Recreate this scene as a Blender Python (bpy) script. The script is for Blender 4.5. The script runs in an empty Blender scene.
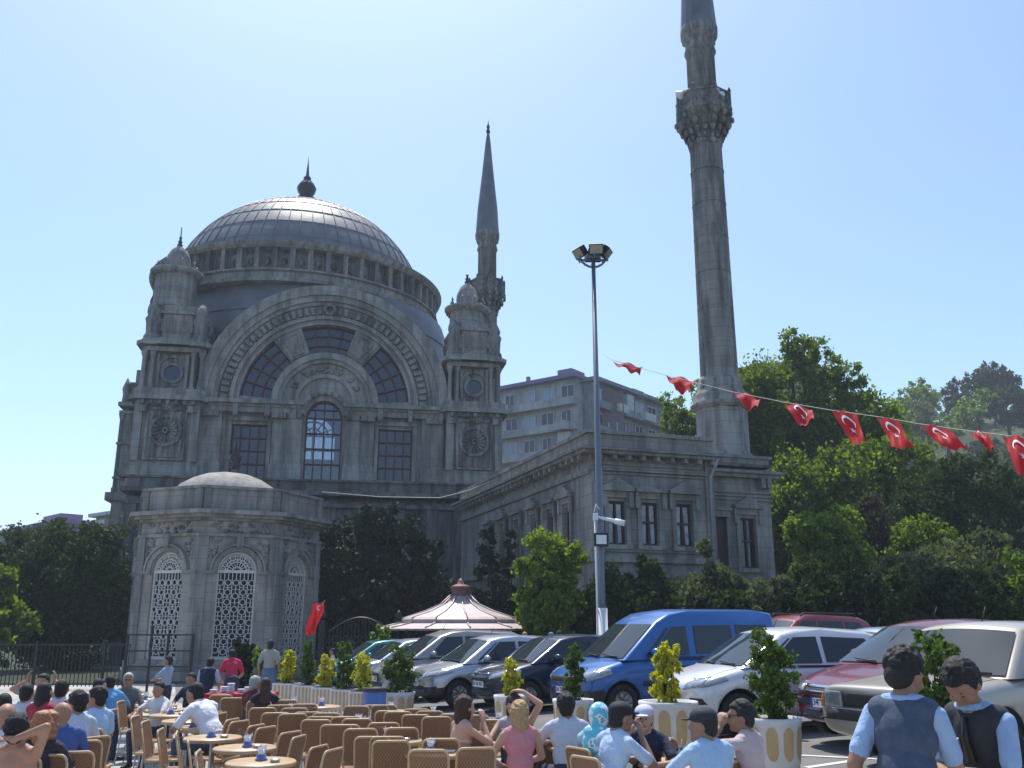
import bpy, bmesh, math, random
import numpy as np
from mathutils import Vector, Matrix, Euler
from mathutils.bvhtree import BVHTree
R=math.radians
random.seed(7); rng=np.random.default_rng(7)
sc=bpy.context.scene
C=bpy.context.collection
# ---------------------------------------------------------------- camera, sky, sun
FPX=920.0; PITCH=math.atan(243/FPX); HC=1.95
cam=bpy.data.cameras.new('camera'); co=bpy.data.objects.new('camera',cam); C.objects.link(co)
co.location=(0,0,HC); co.rotation_euler=(R(90)+PITCH,0,0)
cam.sensor_width=36; cam.lens=36*FPX/1024; cam.clip_end=5000; cam.clip_start=.05
sc.camera=co
SUN_AZ,SUN_EL=R(-14),R(64)
w=bpy.data.worlds.new('World'); sc.world=w; w.use_nodes=True
nt=w.node_tree; bg=nt.nodes['Background']
sky=nt.nodes.new('ShaderNodeTexSky'); sky.sky_type='NISHITA'; sky.sun_disc=False
sky.sun_elevation=SUN_EL; sky.sun_rotation=SUN_AZ; sky.air_density=1.0; sky.dust_density=1.3; sky.ozone_density=1.6; sky.altitude=20
tint=nt.nodes.new('ShaderNodeMixRGB'); tint.blend_type='MULTIPLY'; tint.inputs[0].default_value=1; tint.inputs[2].default_value=(.88,.975,1.06,1)
nt.links.new(sky.outputs[0],tint.inputs[1]); nt.links.new(tint.outputs[0],bg.inputs[0]); bg.inputs[1].default_value=.138
sl=bpy.data.lights.new('sun','SUN'); so=bpy.data.objects.new('sun',sl); C.objects.link(so)
sl.energy=3.6; sl.angle=R(.53); sl.color=(1,.95,.87)
sd=Vector((math.sin(SUN_AZ)*math.cos(SUN_EL),math.cos(SUN_AZ)*math.cos(SUN_EL),math.sin(SUN_EL)))
so.rotation_euler=sd.to_track_quat('Z','Y').to_euler(); so.location=(0,0,60)
sc.view_settings.view_transform='Standard'; sc.view_settings.look='None'; sc.view_settings.gamma=1
sc.view_settings.use_curve_mapping=False; sc.view_settings.exposure=0.56
sc.cycles.max_bounces=6; sc.cycles.transparent_max_bounces=12
# ---------------------------------------------------------------- helpers
def P(px,py,D):
    u=(px-512)/FPX; v=(384-py)/FPX
    y=math.cos(PITCH)-v*math.sin(PITCH); z=math.sin(PITCH)+v*math.cos(PITCH); t=D/y
    return Vector((u*t,D,HC+z*t))
def PZ(px,py,z):
    u=(px-512)/FPX; v=(384-py)/FPX
    y=math.cos(PITCH)-v*math.sin(PITCH); zz=math.sin(PITCH)+v*math.cos(PITCH); t=(z-HC)/zz
    return Vector((u*t,y*t,z))
def MPP(py,D):
    v=(384-py)/FPX
    return D/(math.cos(PITCH)-v*math.sin(PITCH))/FPX
BY=[0,9,10.3,11.3,15.2,17.5,20,22,26,40]; BX=[5.2,4.1,2.9,1.5,.6,-.5,-3.1,-6.0,-9,-14]
def xb(y): return float(np.interp(y,BY,BX))
def gz(x,y):
    d=min(1,max(0,(x-xb(y))/.9)); d=d*d*(3-2*d)
    return d*min(.6,max(0,.3+.045*x))
def tag(o,label=None,cat=None,group=None,kind=None):
    if label: o['label']=label
    if cat: o['category']=cat
    if group: o['group']=group
    if kind: o['kind']=kind
    return o
def empty(name,loc=(0,0,0),rz=0,label=None,cat=None,group=None):
    o=bpy.data.objects.new(name,None); C.objects.link(o); o.location=loc; o.rotation_euler=(0,0,rz); o.empty_display_size=.3
    return tag(o,label,cat,group)
def link(name,me,parent=None,loc=None,rot=None):
    o=bpy.data.objects.new(name,me); C.objects.link(o)
    if parent: o.parent=parent
    if loc is not None: o.location=loc
    if rot is not None: o.rotation_euler=rot
    return o
def copy_tree(o,parent=None):
    c=o.copy(); C.objects.link(c)
    if parent: c.parent=parent
    for ch in list(o.children): copy_tree(ch,c)
    return c
class B:
    def __init__(s,M=None): s.bm=bmesh.new(); s.M=M or Matrix(); s.mi=0
    def v(s,p): return s.bm.verts.new(s.M@Vector(p))
    def f(s,vs,sm=False):
        try: f=s.bm.faces.new(vs)
        except ValueError: return None
        f.material_index=s.mi; f.smooth=sm; return f
    def box(s,x0,x1,y0,y1,z0,z1):
        p=[s.v((x,y,z)) for z in (z0,z1) for y in (y0,y1) for x in (x0,x1)]
        for q in ((0,2,3,1),(4,5,7,6),(0,1,5,4),(2,6,7,3),(0,4,6,2),(1,3,7,5)): s.f([p[i] for i in q])
        return s
    def prism(s,pts,y0,y1):   # polygon in x,z extruded along y
        a=[s.v((x,y0,z)) for x,z in pts]; b=[s.v((x,y1,z)) for x,z in pts]; n=len(pts)
        s.f(a); s.f(b[::-1])
        for i in range(n): s.f([a[i],b[i],b[(i+1)%n],a[(i+1)%n]])
        return s
    def vprism(s,pts,z0,z1,k=1.0,c=(0,0)):  # polygon in x,y extruded in z, top scaled by k about c
        a=[s.v((x,y,z0)) for x,y in pts]; b=[s.v((c[0]+(x-c[0])*k,c[1]+(y-c[1])*k,z1)) for x,y in pts]; n=len(pts)
        s.f(a[::-1]); s.f(b)
        for i in range(n): s.f([a[i],a[(i+1)%n],b[(i+1)%n],b[i]])
        return s
    def ring(s,r0,r1,a0,a1,y0,y1,n=32,cx=0,cz=0,sm=False):   # arc band in the x,z plane, angles in degrees
        rows=[]
        for i in range(n+1):
            a=R(a0+(a1-a0)*i/n); c,d=math.cos(a),math.sin(a)
            rows.append([s.v((cx+r*c,y,cz+r*d)) for r,y in ((r0,y0),(r1,y0),(r1,y1),(r0,y1))])
        for i in range(n):
            for j in range(4): s.f([rows[i][j],rows[i+1][j],rows[i+1][(j+1)%4],rows[i][(j+1)%4]])
        s.f(rows[0][::-1]); s.f(rows[-1]); return s
    def lathe(s,prof,n=24,c=(0,0),sm=True,a0=0,a1=360,caps=True):
        full=abs(a1-a0)>=360; m=n if full else n+1; rows=[]
        for r,z in prof:
            if r<1e-5: rows.append([s.v((c[0],c[1],z))])
            else: rows.append([s.v((c[0]+r*math.cos(R(a0+(a1-a0)*i/n)),c[1]+r*math.sin(R(a0+(a1-a0)*i/n)),z)) for i in range(m)])
        for a,b in zip(rows,rows[1:]):
            for i in range(n):
                j=(i+1)%m
                if len(a)==1 and len(b)==1: continue
                if len(a)==1: s.f([a[0],b[j],b[i]],sm)
                elif len(b)==1: s.f([a[i],a[j],b[0]],sm)
                else: s.f([a[i],a[j],b[j],b[i]],sm)
        if full and caps:
            if len(rows[0])>1: s.f(rows[0][::-1])
            if len(rows[-1])>1: s.f(rows[-1])
        return s
    def cone(s,p0,p1,r0,r1,n=10,sm=True,cap=True):
        p0,p1=Vector(p0),Vector(p1); d=(p1-p0)
        if d.length<1e-6: return s
        q=d.to_track_quat('Z','Y'); A=[];Bq=[]
        for i in range(n):
            o=q@Vector((math.cos(2*math.pi*i/n),math.sin(2*math.pi*i/n),0))
            A.append(s.v(p0+o*r0)); Bq.append(s.v(p1+o*r1))
        for i in range(n): s.f([A[i],A[(i+1)%n],Bq[(i+1)%n],Bq[i]],sm)
        if cap: s.f(A[::-1]); s.f(Bq)
        return s
    def tube(s,pts,r,n=8,sm=True):
        pts=[Vector(p) for p in pts]; rs=r if isinstance(r,(list,tuple)) else [r]*len(pts); rows=[]
        up=None
        for i,p in enumerate(pts):
            d=(pts[min(i+1,len(pts)-1)]-pts[max(i-1,0)]).normalized()
            if up is None:
                up=d.orthogonal().normalized()
            up=(up-d*up.dot(d)).normalized(); sd_=d.cross(up)
            rows.append([s.v(p+(up*math.cos(2*math.pi*k/n)+sd_*math.sin(2*math.pi*k/n))*rs[i]) for k in range(n)])
        for a,b in zip(rows,rows[1:]):
            for k in range(n): s.f([a[k],a[(k+1)%n],b[(k+1)%n],b[k]],sm)
        s.f(rows[0][::-1]); s.f(rows[-1]); return s
    def ell(s,c,r,n=12,m=8,rot=None,sm=True):
        rot=rot or Matrix.Identity(3); c=Vector(c); rows=[]
        for j in range(m+1):
            t=math.pi*j/m-math.pi/2
            if j in (0,m): rows.append([s.v(c+rot@Vector((0,0,r[2]*math.sin(t))))])
            else: rows.append([s.v(c+rot@Vector((r[0]*math.cos(t)*math.cos(2*math.pi*i/n),r[1]*math.cos(t)*math.sin(2*math.pi*i/n),r[2]*math.sin(t)))) for i in range(n)])
        for a,b in zip(rows,rows[1:]):
            for i in range(n):
                j=(i+1)%n
                if len(a)==1: s.f([a[0],b[j],b[i]],sm)
                elif len(b)==1: s.f([a[i],a[j],b[0]],sm)
                else: s.f([a[i],a[j],b[j],b[i]],sm)
        return s
    def mesh(s,name,mats,bevel=0,recalc=True):
        if recalc: bmesh.ops.recalc_face_normals(s.bm,faces=s.bm.faces)
        if bevel: bmesh.ops.bevel(s.bm,geom=[e for e in s.bm.edges if len(e.link_faces)==2 and e.calc_face_angle(0)>.6],offset=bevel,segments=2,affect='EDGES',profile=.6)
        me=bpy.data.meshes.new(name); s.bm.to_mesh(me); s.bm.free()
        for m in (mats if isinstance(mats,(list,tuple)) else [mats]): me.materials.append(m)
        return me
    def build(s,name,mats,parent=None,loc=None,rot=None,bevel=0):
        return link(name,s.mesh(name,mats,bevel),parent,loc,rot)
def wall_open(b,x0,x1,z0,z1,y0,y1,ops):
    xs=sorted({x0,x1}|{o[0] for o in ops}|{o[1] for o in ops}); zs=sorted({z0,z1}|{o[2] for o in ops}|{o[3] for o in ops})
    for i in range(len(xs)-1):
        run=None
        for j in range(len(zs)-1):
            cx,cz=(xs[i]+xs[i+1])/2,(zs[j]+zs[j+1])/2
            hole=any(o[0]<cx<o[1] and o[2]<cz<o[3] for o in ops)
            if hole:
                if run is not None: b.box(xs[i],xs[i+1],y0,y1,run,zs[j]); run=None
            elif run is None: run=zs[j]
        if run is not None: b.box(xs[i],xs[i+1],y0,y1,run,z1)
def arch_wall(b,x0,x1,z0,z1,y0,y1,hw,zs,cx=0,zc=None,n=16):  # wall rectangle x0..x1,z0..z1 with an arched opening
    zc=zs if zc is None else zc
    b.box(x0,cx-hw,y0,y1,z0,zc); b.box(cx+hw,x1,y0,y1,z0,zc)
    pts=[(x0,zc),(x0,z1),(x1,z1),(x1,zc),(cx+hw,zc)]+[(cx+hw*math.cos(math.pi*i/n),zc+hw*math.sin(math.pi*i/n)) for i in range(1,n)]+[(cx-hw,zc)]
    b.prism(pts,y0,y1)
# ---------------------------------------------------------------- materials
MAT={}
def mat(name,col,rough=.7,metal=0,var=.12,scale=3,bump=0,bscale=None,spec=.5,coat=0,emit=0,coords='Object'):
    if name in MAT: return MAT[name]
    m=bpy.data.materials.new(name); m.use_nodes=True; MAT[name]=m
    n=m.node_tree.nodes; l=m.node_tree.links; p=n['Principled BSDF']
    p.inputs['Roughness'].default_value=rough; p.inputs['Metallic'].default_value=metal
    p.inputs['Specular IOR Level'].default_value=spec; p.inputs['Coat Weight'].default_value=coat
    p.inputs['Base Color'].default_value=(*col,1)
    if emit: p.inputs['Emission Color'].default_value=(*col,1); p.inputs['Emission Strength'].default_value=emit
    if var or bump:
        tc=n.new('ShaderNodeTexCoord'); nz=n.new('ShaderNodeTexNoise'); nz.inputs['Scale'].default_value=scale; nz.inputs['Detail'].default_value=5
        l.new(tc.outputs[coords],nz.inputs['Vector'])
    if var:
        r=n.new('ShaderNodeValToRGB'); e=r.color_ramp.elements
        e[0].position=.3; e[1].position=.7
        e[0].color=(*[c*(1-var) for c in col],1); e[1].color=(*[min(1,c*(1+var)) for c in col],1)
        l.new(nz.outputs['Fac'],r.inputs['Fac']); l.new(r.outputs['Color'],p.inputs['Base Color'])
    if bump:
        n2=n.new('ShaderNodeTexNoise'); n2.inputs['Scale'].default_value=bscale or scale*4; n2.inputs['Detail'].default_value=4
        l.new(tc.outputs[coords],n2.inputs['Vector'])
        bn=n.new('ShaderNodeBump'); bn.inputs['Strength'].default_value=bump; bn.inputs['Distance'].default_value=.05
        l.new(n2.outputs['Fac'],bn.inputs['Height']); l.new(bn.outputs['Normal'],p.inputs['Normal'])
    return m
def stone(name,col,dirt=(.06,.06,.065),amt=.5,brick=None,carve=0):
    m=bpy.data.materials.new(name); m.use_nodes=True; MAT[name]=m
    n=m.node_tree.nodes; l=m.node_tree.links; p=n['Principled BSDF']; p.inputs['Roughness'].default_value=.85
    tc=n.new('ShaderNodeTexCoord'); mp=n.new('ShaderNodeMapping'); mp.inputs['Scale'].default_value=(1.3,1.3,.16); l.new(tc.outputs['Object'],mp.inputs['Vector'])
    n1=n.new('ShaderNodeTexNoise'); n1.inputs['Scale'].default_value=1.6; n1.inputs['Detail'].default_value=8; n1.inputs['Roughness'].default_value=.65; l.new(mp.outputs[0],n1.inputs['Vector'])
    r1=n.new('ShaderNodeValToRGB'); r1.color_ramp.elements[0].position=.44; r1.color_ramp.elements[1].position=.6; l.new(n1.outputs['Fac'],r1.inputs['Fac'])
    n2=n.new('ShaderNodeTexNoise'); n2.inputs['Scale'].default_value=.5; n2.inputs['Detail'].default_value=6; l.new(tc.outputs['Object'],n2.inputs['Vector'])
    r2=n.new('ShaderNodeValToRGB'); r2.color_ramp.elements[0].position=.3; r2.color_ramp.elements[1].position=.7
    r2.color_ramp.elements[0].color=(*[c*.72 for c in col],1); r2.color_ramp.elements[1].color=(*[min(1,c*1.2) for c in col],1); l.new(n2.outputs['Fac'],r2.inputs['Fac'])
    base=r2.outputs['Color']
    if brick:
        m3=n.new('ShaderNodeMapping'); l.new(tc.outputs['Object'],m3.inputs['Vector'])
        sx=n.new('ShaderNodeSeparateXYZ'); l.new(tc.outputs['Object'],sx.inputs[0]); ad=n.new('ShaderNodeMath'); ad.operation='ADD'; l.new(sx.outputs[0],ad.inputs[0]); l.new(sx.outputs[1],ad.inputs[1])
        cb=n.new('ShaderNodeCombineXYZ'); l.new(ad.outputs[0],cb.inputs[0]); l.new(sx.outputs[2],cb.inputs[1])
        bt=n.new('ShaderNodeTexBrick'); bt.inputs['Scale'].default_value=1; bt.inputs['Brick Width'].default_value=brick[0]; bt.inputs['Row Height'].default_value=brick[1]; bt.inputs['Mortar Size'].default_value=.012
        bt.inputs['Color1'].default_value=(1,1,1,1); bt.inputs['Color2'].default_value=(.86,.86,.86,1); bt.inputs['Mortar'].default_value=(.6,.6,.6,1)
        l.new(cb.outputs[0],bt.inputs['Vector'])
        mm=n.new('ShaderNodeMixRGB'); mm.blend_type='MULTIPLY'; mm.inputs[0].default_value=1; l.new(base,mm.inputs[1]); l.new(bt.outputs['Color'],mm.inputs[2]); base=mm.outputs[0]
    mx=n.new('ShaderNodeMixRGB'); l.new(base,mx.inputs[1]); mx.inputs[2].default_value=(*dirt,1)
    ml=n.new('ShaderNodeMath'); ml.operation='MULTIPLY'; ml.inputs[1].default_value=amt; l.new(r1.outputs['Color'],ml.inputs[0]); l.new(ml.outputs[0],mx.inputs[0])
    l.new(mx.outputs[0],p.inputs['Base Color'])
    n3=n.new('ShaderNodeTexNoise'); n3.inputs['Scale'].default_value=7 if not carve else 5; n3.inputs['Detail'].default_value=6; l.new(tc.outputs['Object'],n3.inputs['Vector'])
    bn=n.new('ShaderNodeBump'); bn.inputs['Strength'].default_value=.35 if not carve else 1; bn.inputs['Distance'].default_value=.05 if not carve else .15
    l.new(n3.outputs['Fac'],bn.inputs['Height']); l.new(bn.outputs['Normal'],p.inputs['Normal'])
    return m
def leafmat(name,c1,c2,tr=.45):
    m=bpy.data.materials.new(name); m.use_nodes=True; MAT[name]=m
    n=m.node_tree.nodes; l=m.node_tree.links; out=n['Material Output']; p=n['Principled BSDF']
    g=n.new('ShaderNodeNewGeometry'); r=n.new('ShaderNodeValToRGB'); r.color_ramp.elements[0].color=(*c1,1); r.color_ramp.elements[1].color=(*c2,1)
    l.new(g.outputs['Random Per Island'],r.inputs['Fac']); l.new(r.outputs['Color'],p.inputs['Base Color']); p.inputs['Roughness'].default_value=.75; p.inputs['Specular IOR Level'].default_value=.25
    t=n.new('ShaderNodeBsdfTranslucent'); mu=n.new('ShaderNodeMixRGB'); mu.blend_type='MULTIPLY'; mu.inputs[0].default_value=1; mu.inputs[2].default_value=(1.5,1.7,.6,1)
    l.new(r.outputs['Color'],mu.inputs[1]); l.new(mu.outputs[0],t.inputs['Color'])
    mx=n.new('ShaderNodeMixShader'); mx.inputs[0].default_value=tr; l.new(p.outputs[0],mx.inputs[1]); l.new(t.outputs[0],mx.inputs[2]); l.new(mx.outputs[0],out.inputs['Surface'])
    return m
def glassmat(name,tint=(.35,.4,.45),k=.5,gl=(.9,.95,1)):
    m=bpy.data.materials.new(name); m.use_nodes=True; MAT[name]=m
    n=m.node_tree.nodes; l=m.node_tree.links; out=n['Material Output']; n.remove(n['Principled BSDF'])
    t=n.new('ShaderNodeBsdfTransparent'); t.inputs[0].default_value=(*tint,1)
    g=n.new('ShaderNodeBsdfGlossy'); g.inputs['Color'].default_value=(*gl,1); g.inputs['Roughness'].default_value=.03
    fr=n.new('ShaderNodeFresnel'); fr.inputs['IOR'].default_value=1.5; mr=n.new('ShaderNodeMapRange'); mr.inputs['To Min'].default_value=k*.1; mr.inputs['To Max'].default_value=1; l.new(fr.outputs[0],mr.inputs['Value'])
    mx=n.new('ShaderNodeMixShader'); l.new(mr.outputs[0],mx.inputs[0]); l.new(t.outputs[0],mx.inputs[1]); l.new(g.outputs[0],mx.inputs[2]); l.new(mx.outputs[0],out.inputs['Surface'])
    return m
ST=stone('weathered_marble',(.35,.335,.305),dirt=(.075,.07,.065),amt=.6,brick=(1.5,.5))
STC=stone('carved_marble',(.30,.285,.26),dirt=(.05,.05,.05),amt=.8,carve=1)
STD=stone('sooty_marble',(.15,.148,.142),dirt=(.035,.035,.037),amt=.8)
STB=stone('block_marble',(.40,.365,.32),dirt=(.10,.095,.09),amt=.5,brick=(1.1,.36))
STW=stone('wing_marble',(.31,.295,.265),dirt=(.08,.08,.078),amt=.6,brick=(1.2,.42))
STM=stone('minaret_marble',(.31,.295,.265),dirt=(.06,.06,.055),amt=.75,brick=(.9,.45))
LEAD=mat('lead_sheet',(.15,.155,.165),rough=.5,metal=.2,var=.25,scale=.8,bump=.2,bscale=2)
DARKM=mat('dark_iron',(.02,.02,.022),rough=.5,metal=.3,var=0)
REDF=mat('red_window_frame',(.085,.02,.018),rough=.6,var=.1)
GLD=mat('dark_window_glass',(.018,.03,.05),rough=.08,var=0,spec=.7)
GLT=glassmat('clear_window_glass',(.42,.46,.5),.6)
WHG=mat('white_grille',(.62,.6,.56),rough=.6,var=.1)
GREY=mat('grey_paint',(.15,.17,.2),rough=.45,metal=.3,var=.05)
WHITE=mat('white_paint',(.75,.75,.75),rough=.5,var=.05)
BARK=mat('bark',(.07,.055,.04),rough=.9,var=.3,scale=6,bump=.5)
# ---------------------------------------------------------------- ground
ASP=mat('asphalt',(.15,.148,.145),rough=.9,var=.25,scale=1.2,bump=.3,bscale=60)
PAV=stone('terrace_concrete',(.42,.40,.37),dirt=(.2,.19,.18),amt=.45,brick=None)
GRN=mat('park_ground',(.03,.04,.018),rough=1,var=.4,scale=.3)
def strip(name,m,xf0,xf1,ys,nx,zoff=0):
    b=B(); rows=[]
    for y in ys:
        a,c=xf0(y),xf1(y); rows.append([b.v((a+(c-a)*(i/nx)**(1),y,gz(a+(c-a)*i/nx,y)+zoff)) for i in range(nx+1)])
    for r,q in zip(rows,rows[1:]):
        for i in range(nx): b.f([r[i],r[i+1],q[i+1],q[i]],True)
    return tag(b.build(name,m),kind='structure')
ys=[-12,-6,-2,0]+[k*.7 for k in range(1,50)]
def xf(o): return lambda y: xb(y)+o
strip('terrace',PAV,lambda y:-32,xf(0),ys,30)
strip('car_park',ASP,xf(0),xf(1.2),ys,14)
strip('car_park',ASP,xf(1.2),lambda y:45,ys,60)
b=B(); b.box(-900,900,-60,2500,-.6,-.03); tag(b.build('ground',GRN),kind='structure')
# painted parking lines, laid over the asphalt
LINE=mat('line_paint',(.62,.62,.6),rough=.8,var=.15,scale=12)
def pline(x0,y0,x1,y1,wd=.1):
    d=Vector((x1-x0,y1-y0)); n=int(d.length/.25)+1; q=Vector((-d.y,d.x)).normalized()*wd/2; b=B(); rows=[]
    for i in range(n+1):
        c=Vector((x0,y0))+d*i/n; rows.append([b.v((c.x+s*q.x,c.y+s*q.y,gz(c.x,c.y)+.006)) for s in (-1,1)])
    for r,k in zip(rows,rows[1:]): b.f([r[0],r[1],k[1],k[0]])
    tag(b.build('parking_line',LINE),kind='structure')
pline(3.0,12.2,6.6,9.3); pline(4.3,9.3,7.5,10.7); pline(3.25,10.9,7.0,12.8); pline(.9,16.2,4.5,17.9); pline(-1.2,18.9,2.4,20.7); pline(2.0,13.6,5.4,15.3)
# hill behind the trees
HILL=mat('hill_grass',(.05,.07,.025),rough=1,var=.4,scale=.05)
b=B(); N=28; rows=[]
def hz(x,y):
    a=math.exp(-((x-88)/52)**2-((y-175)/60)**2)*43
    c=math.exp(-((x+10)/55)**2-((y-210)/50)**2)*24
    d=math.exp(-((x+150)/60)**2-((y-260)/60)**2)*18
    return max(a,c,d)-2.6
for j in range(N+1):
    y=75+j*9.5; rows.append([b.v((-260+i*14,y,hz(-260+i*14,y))) for i in range(38)])
for r,q in zip(rows,rows[1:]):
    for i in range(37): b.f([r[i],r[i+1],q[i+1],q[i]],True)
tag(b.build('hill',HILL),kind='structure')
# ---------------------------------------------------------------- mosque
YAW=R(10.3)
mq=empty('mosque',(-12.12,58,0),YAW,'huge domed grey marble mosque with a great arched window wall and two corner towers','mosque')
ZC=15.9
b=B()
HW=7.85
# lower wall zone, side windows and central opening
wall_open(b,-HW,-1.15,9.7,ZC,0,.8,[(-5.7,-3.5,11.05,14.4)])
wall_open(b,1.15,HW,9.7,ZC,0,.8,[(3.5,5.7,11.05,14.4)])
b.box(-1.15,1.15,0,.8,9.7,11.0)
b.prism([(-1.15,15.0),(-1.15,ZC)]+[( -math.sqrt(max(0,1.15**2-(ZC-15)**2)),ZC)]+[(-1.15*math.cos(t),15+1.15*math.sin(t)) for t in [R(k) for k in (42,32,21,11)]],0,.8)
b.prism([(1.15,15.0),(1.15,ZC)]+[( math.sqrt(max(0,1.15**2-(ZC-15)**2)),ZC)]+[(1.15*math.cos(t),15+1.15*math.sin(t)) for t in [R(k) for k in (42,32,21,11)]],0,.8)
x9=math.sqrt(1.15**2-.9**2); a9=math.degrees(math.asin(.9/1.15))
b.prism([(3.35*math.cos(R(a)),ZC+3.35*math.sin(R(a))) for a in range(0,181,9)]+[(-1.15*math.cos(R(a)),15+1.15*math.sin(R(a))) for a in np.linspace(a9,180-a9,11)],0,.8)
b.ring(5.4,7.85,0,180,0,.8,48,cz=ZC)
for a0,a1 in ((0,4),(50,70),(110,130),(176,180)): b.ring(3.35,5.4,a0,a1,0,.8,6,cz=ZC)
# body behind: side walls, rear wall with large opening, ceiling shell
b.box(-8.6,-7.8,.9,23,0,ZC); b.box(7.8,8.6,.9,23,0,ZC)
arch_wall(b,-8.6,8.6,0,23,23,23.8,1.9,18.3,cx=-1.5,zc=18.3)
b.box(-3.4,.4,23.0,23.8,0,16.3)
b.box(-7.8,7.8,.9,23,9.0,9.5)
b.build('main_wall',ST,mq)
# moulded bands of the great arch
b=B(); cz=ZC
b.ring(7.35,8.0,0,180,-.55,0,48,cz=cz); b.ring(6.95,7.35,0,180,-.4,0,48,cz=cz); b.ring(6.7,6.95,0,180,-.22,0,48,cz=cz)
b.ring(5.75,6.0,0,180,-.22,0,48,cz=cz); b.ring(5.4,5.55,0,180,-.12,0,48,cz=cz)
b.ring(3.0,3.4,0,180,-.38,0,36,cz=cz); b.ring(2.75,3.0,0,180,-.22,0,36,cz=cz); b.ring(1.75,2.0,0,180,-.2,0,28,cz=cz); b.ring(1.3,1.55,20,160,-.32,0,24,cz=15.2)
b.build('great_arch',ST,mq)
b=B()
for i in range(46):
    a=2+i*176/45
    if abs(a-90)<4: continue
    b.ring(6.08,6.6,a-1.15,a+1.15,-.26,0,2,cz=cz)
b.ring(.22,.42,0,359.9,-.4,0,16,cz=cz+6.4)
for a in (30,52,71,109,128,150):
    for k in range(3): 
        t=R(a+random.uniform(-6,6)); rr=random.uniform(2.2,2.6)
        b.ell((rr*math.cos(t),-.05,cz+rr*math.sin(t)),(.16,.14,.12),8,5)
for k in range(9):
    t=R(20+k*17.5); b.ell((1.42*math.cos(t),-.3,15.2+1.42*math.sin(t)),(.12,.12,.13),8,5)
for k in range(12):
    b.ell((random.uniform(-.7,.7),-.06,cz+random.uniform(1.9,2.6)),(.14,.12,.1),7,4)
for a in (61,119):   # framed panels between the fan windows
    M0=Matrix.Translation((0,0,cz))@Matrix.Rotation(R(90-a),4,'Y')
    b.M=M0
    b.prism([(-.62,3.55),(-.9,5.3),(.9,5.3),(.62,3.55)],-.12,0)
    b.prism([(-.34,3.8),(-.55,5.05),(-.45,5.05),(-.24,3.8)],-.2,-.12); b.prism([(.34,3.8),(.55,5.05),(.45,5.05),(.24,3.8)],-.2,-.12)
    b.box(-.55,.55,-.2,-.12,5.05,5.15); b.box(-.34,.34,-.2,-.12,3.7,3.8); b.M=Matrix()
b.build('arch_ornament',STC,mq)
# fan windows
for a0,a1 in ((4,50),(70,110),(130,176)):
    b=B(); b.mi=0; b.ring(3.35,5.4,a0,a1,.45,.5,14,cz=cz); b.mi=1
    for rr in (3.4,4.05,4.72,5.36): b.ring(rr-.05,rr+.05,a0,a1,.32,.44,14,cz=cz)
    n=4
    for i in range(n+1):
        a=a0+(a1-a0)*i/n; da=.55
        b.ring(3.35,5.4,max(a0,a-da),min(a1,a+da),.3,.43,1,cz=cz)
    b.build('fan_window',[GLD,REDF],mq)
def rectwin(parent,x0,x1,z0,z1,y,nx,nz,bars,arch=0,glass=GLD,name='window'):
    b=B(); b.mi=1; t=.06
    zt=z1+(arch if arch else 0)
    b.mi=0
    pts=[(x0,z0),(x1,z0),(x1,z1)]+([( (x0+x1)/2+(x1-x0)/2*math.cos(math.pi*i/14),z1+arch*math.sin(math.pi*i/14)) for i in range(1,14)] if arch else [])+[(x0,z1)]
    b.prism(pts,y,y+.03); b.mi=1
    for i in range(nx+1):
        x=x0+(x1-x0)*i/nx; tt=t*1.5 if i in (0,nx) else t/1.5
        ztop=z1+(arch*math.sqrt(max(0,1-((x-(x0+x1)/2)/((x1-x0)/2))**2)) if arch else 0)
        b.box(max(x0,x-tt),min(x1,x+tt),y-.1,y,z0,max(ztop,z1))
    for j in range(nz+1):
        z=z0+(z1-z0)*j/nz; b.box(x0,x1,y-.11,y-.005,z-t*.8,z+t*.8)
    if arch:
        b.ring((x1-x0)/2*.9,(x1-x0)/2,0,180,y-.1,y,14,cx=(x0+x1)/2,cz=z1); b.box(x0,x1,y-.115,y-.004,z1+arch*.5-.04,z1+arch*.5+.04)
    return b.build(name,[glass,bars],parent)
for s in (-1,1): rectwin(mq,s*4.6-1.1,s*4.6+1.1,11.05,14.4,.35,4,4,REDF)
rectwin(mq,-1.15,1.15,11.0,15.0,.4,4,4,REDF,1.15,GLT,'arched_window')
# rear window tracery that shows against the sky
b=B()
for k in range(5):
    a=R(22+k*34); b.cone((-1.5,22.7,18.3),(-1.5+1.9*math.cos(a),22.7,18.3+1.9*math.sin(a)),.07,.07,6)
for r_ in (.7,1.3,1.85): b.ring(r_-.07,r_+.07,0,180,22.6,22.75,24,cx=-1.5,cz=18.3)
for x in (-2.5,-1.5,-.5): b.box(x-.06,x+.06,22.65,22.8,16.3,18.3)
for z in (17,18.3): b.box(-3.4,.4,22.6,22.75,z-.06,z+.06)
b.build('rear_tracery',REDF,mq)
# pilasters, ledges, base courses
b=B()
for x0,x1,y0 in ((-7.7,-6.3,-.3),(-3.2,-2.3,-.3),(-2.3,-1.35,-.6),(1.35,2.3,-.6),(2.3,3.2,-.3),(6.3,7.7,-.3)):
    b.box(x0,x1,y0,-.002,11.7,15.1); b.box(x0-.08,x1+.08,y0-.1,-.002,10.75,11.7); b.box(x0-.08,x1+.08,y0-.1,-.002,11.7,11.82)
for s in (-1,1):
    x=s*4.6; b.box(x-1.35,x-1.12,-.15,-.002,11,14.6); b.box(x+1.12,x+1.35,-.15,-.002,11,14.6); b.box(x-1.4,x+1.4,-.22,-.002,14.6,14.85)
for s in (-1,1):
    x0,x1=sorted((s*1.25,s*7.85)); b.box(x0,x1,-.5,-.002,15.1,15.45); 
    b.box(x0,x1,-.85,-.002,15.62,15.88); b.box(x0,x1,-.62,-.002,15.45,15.62)
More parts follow.
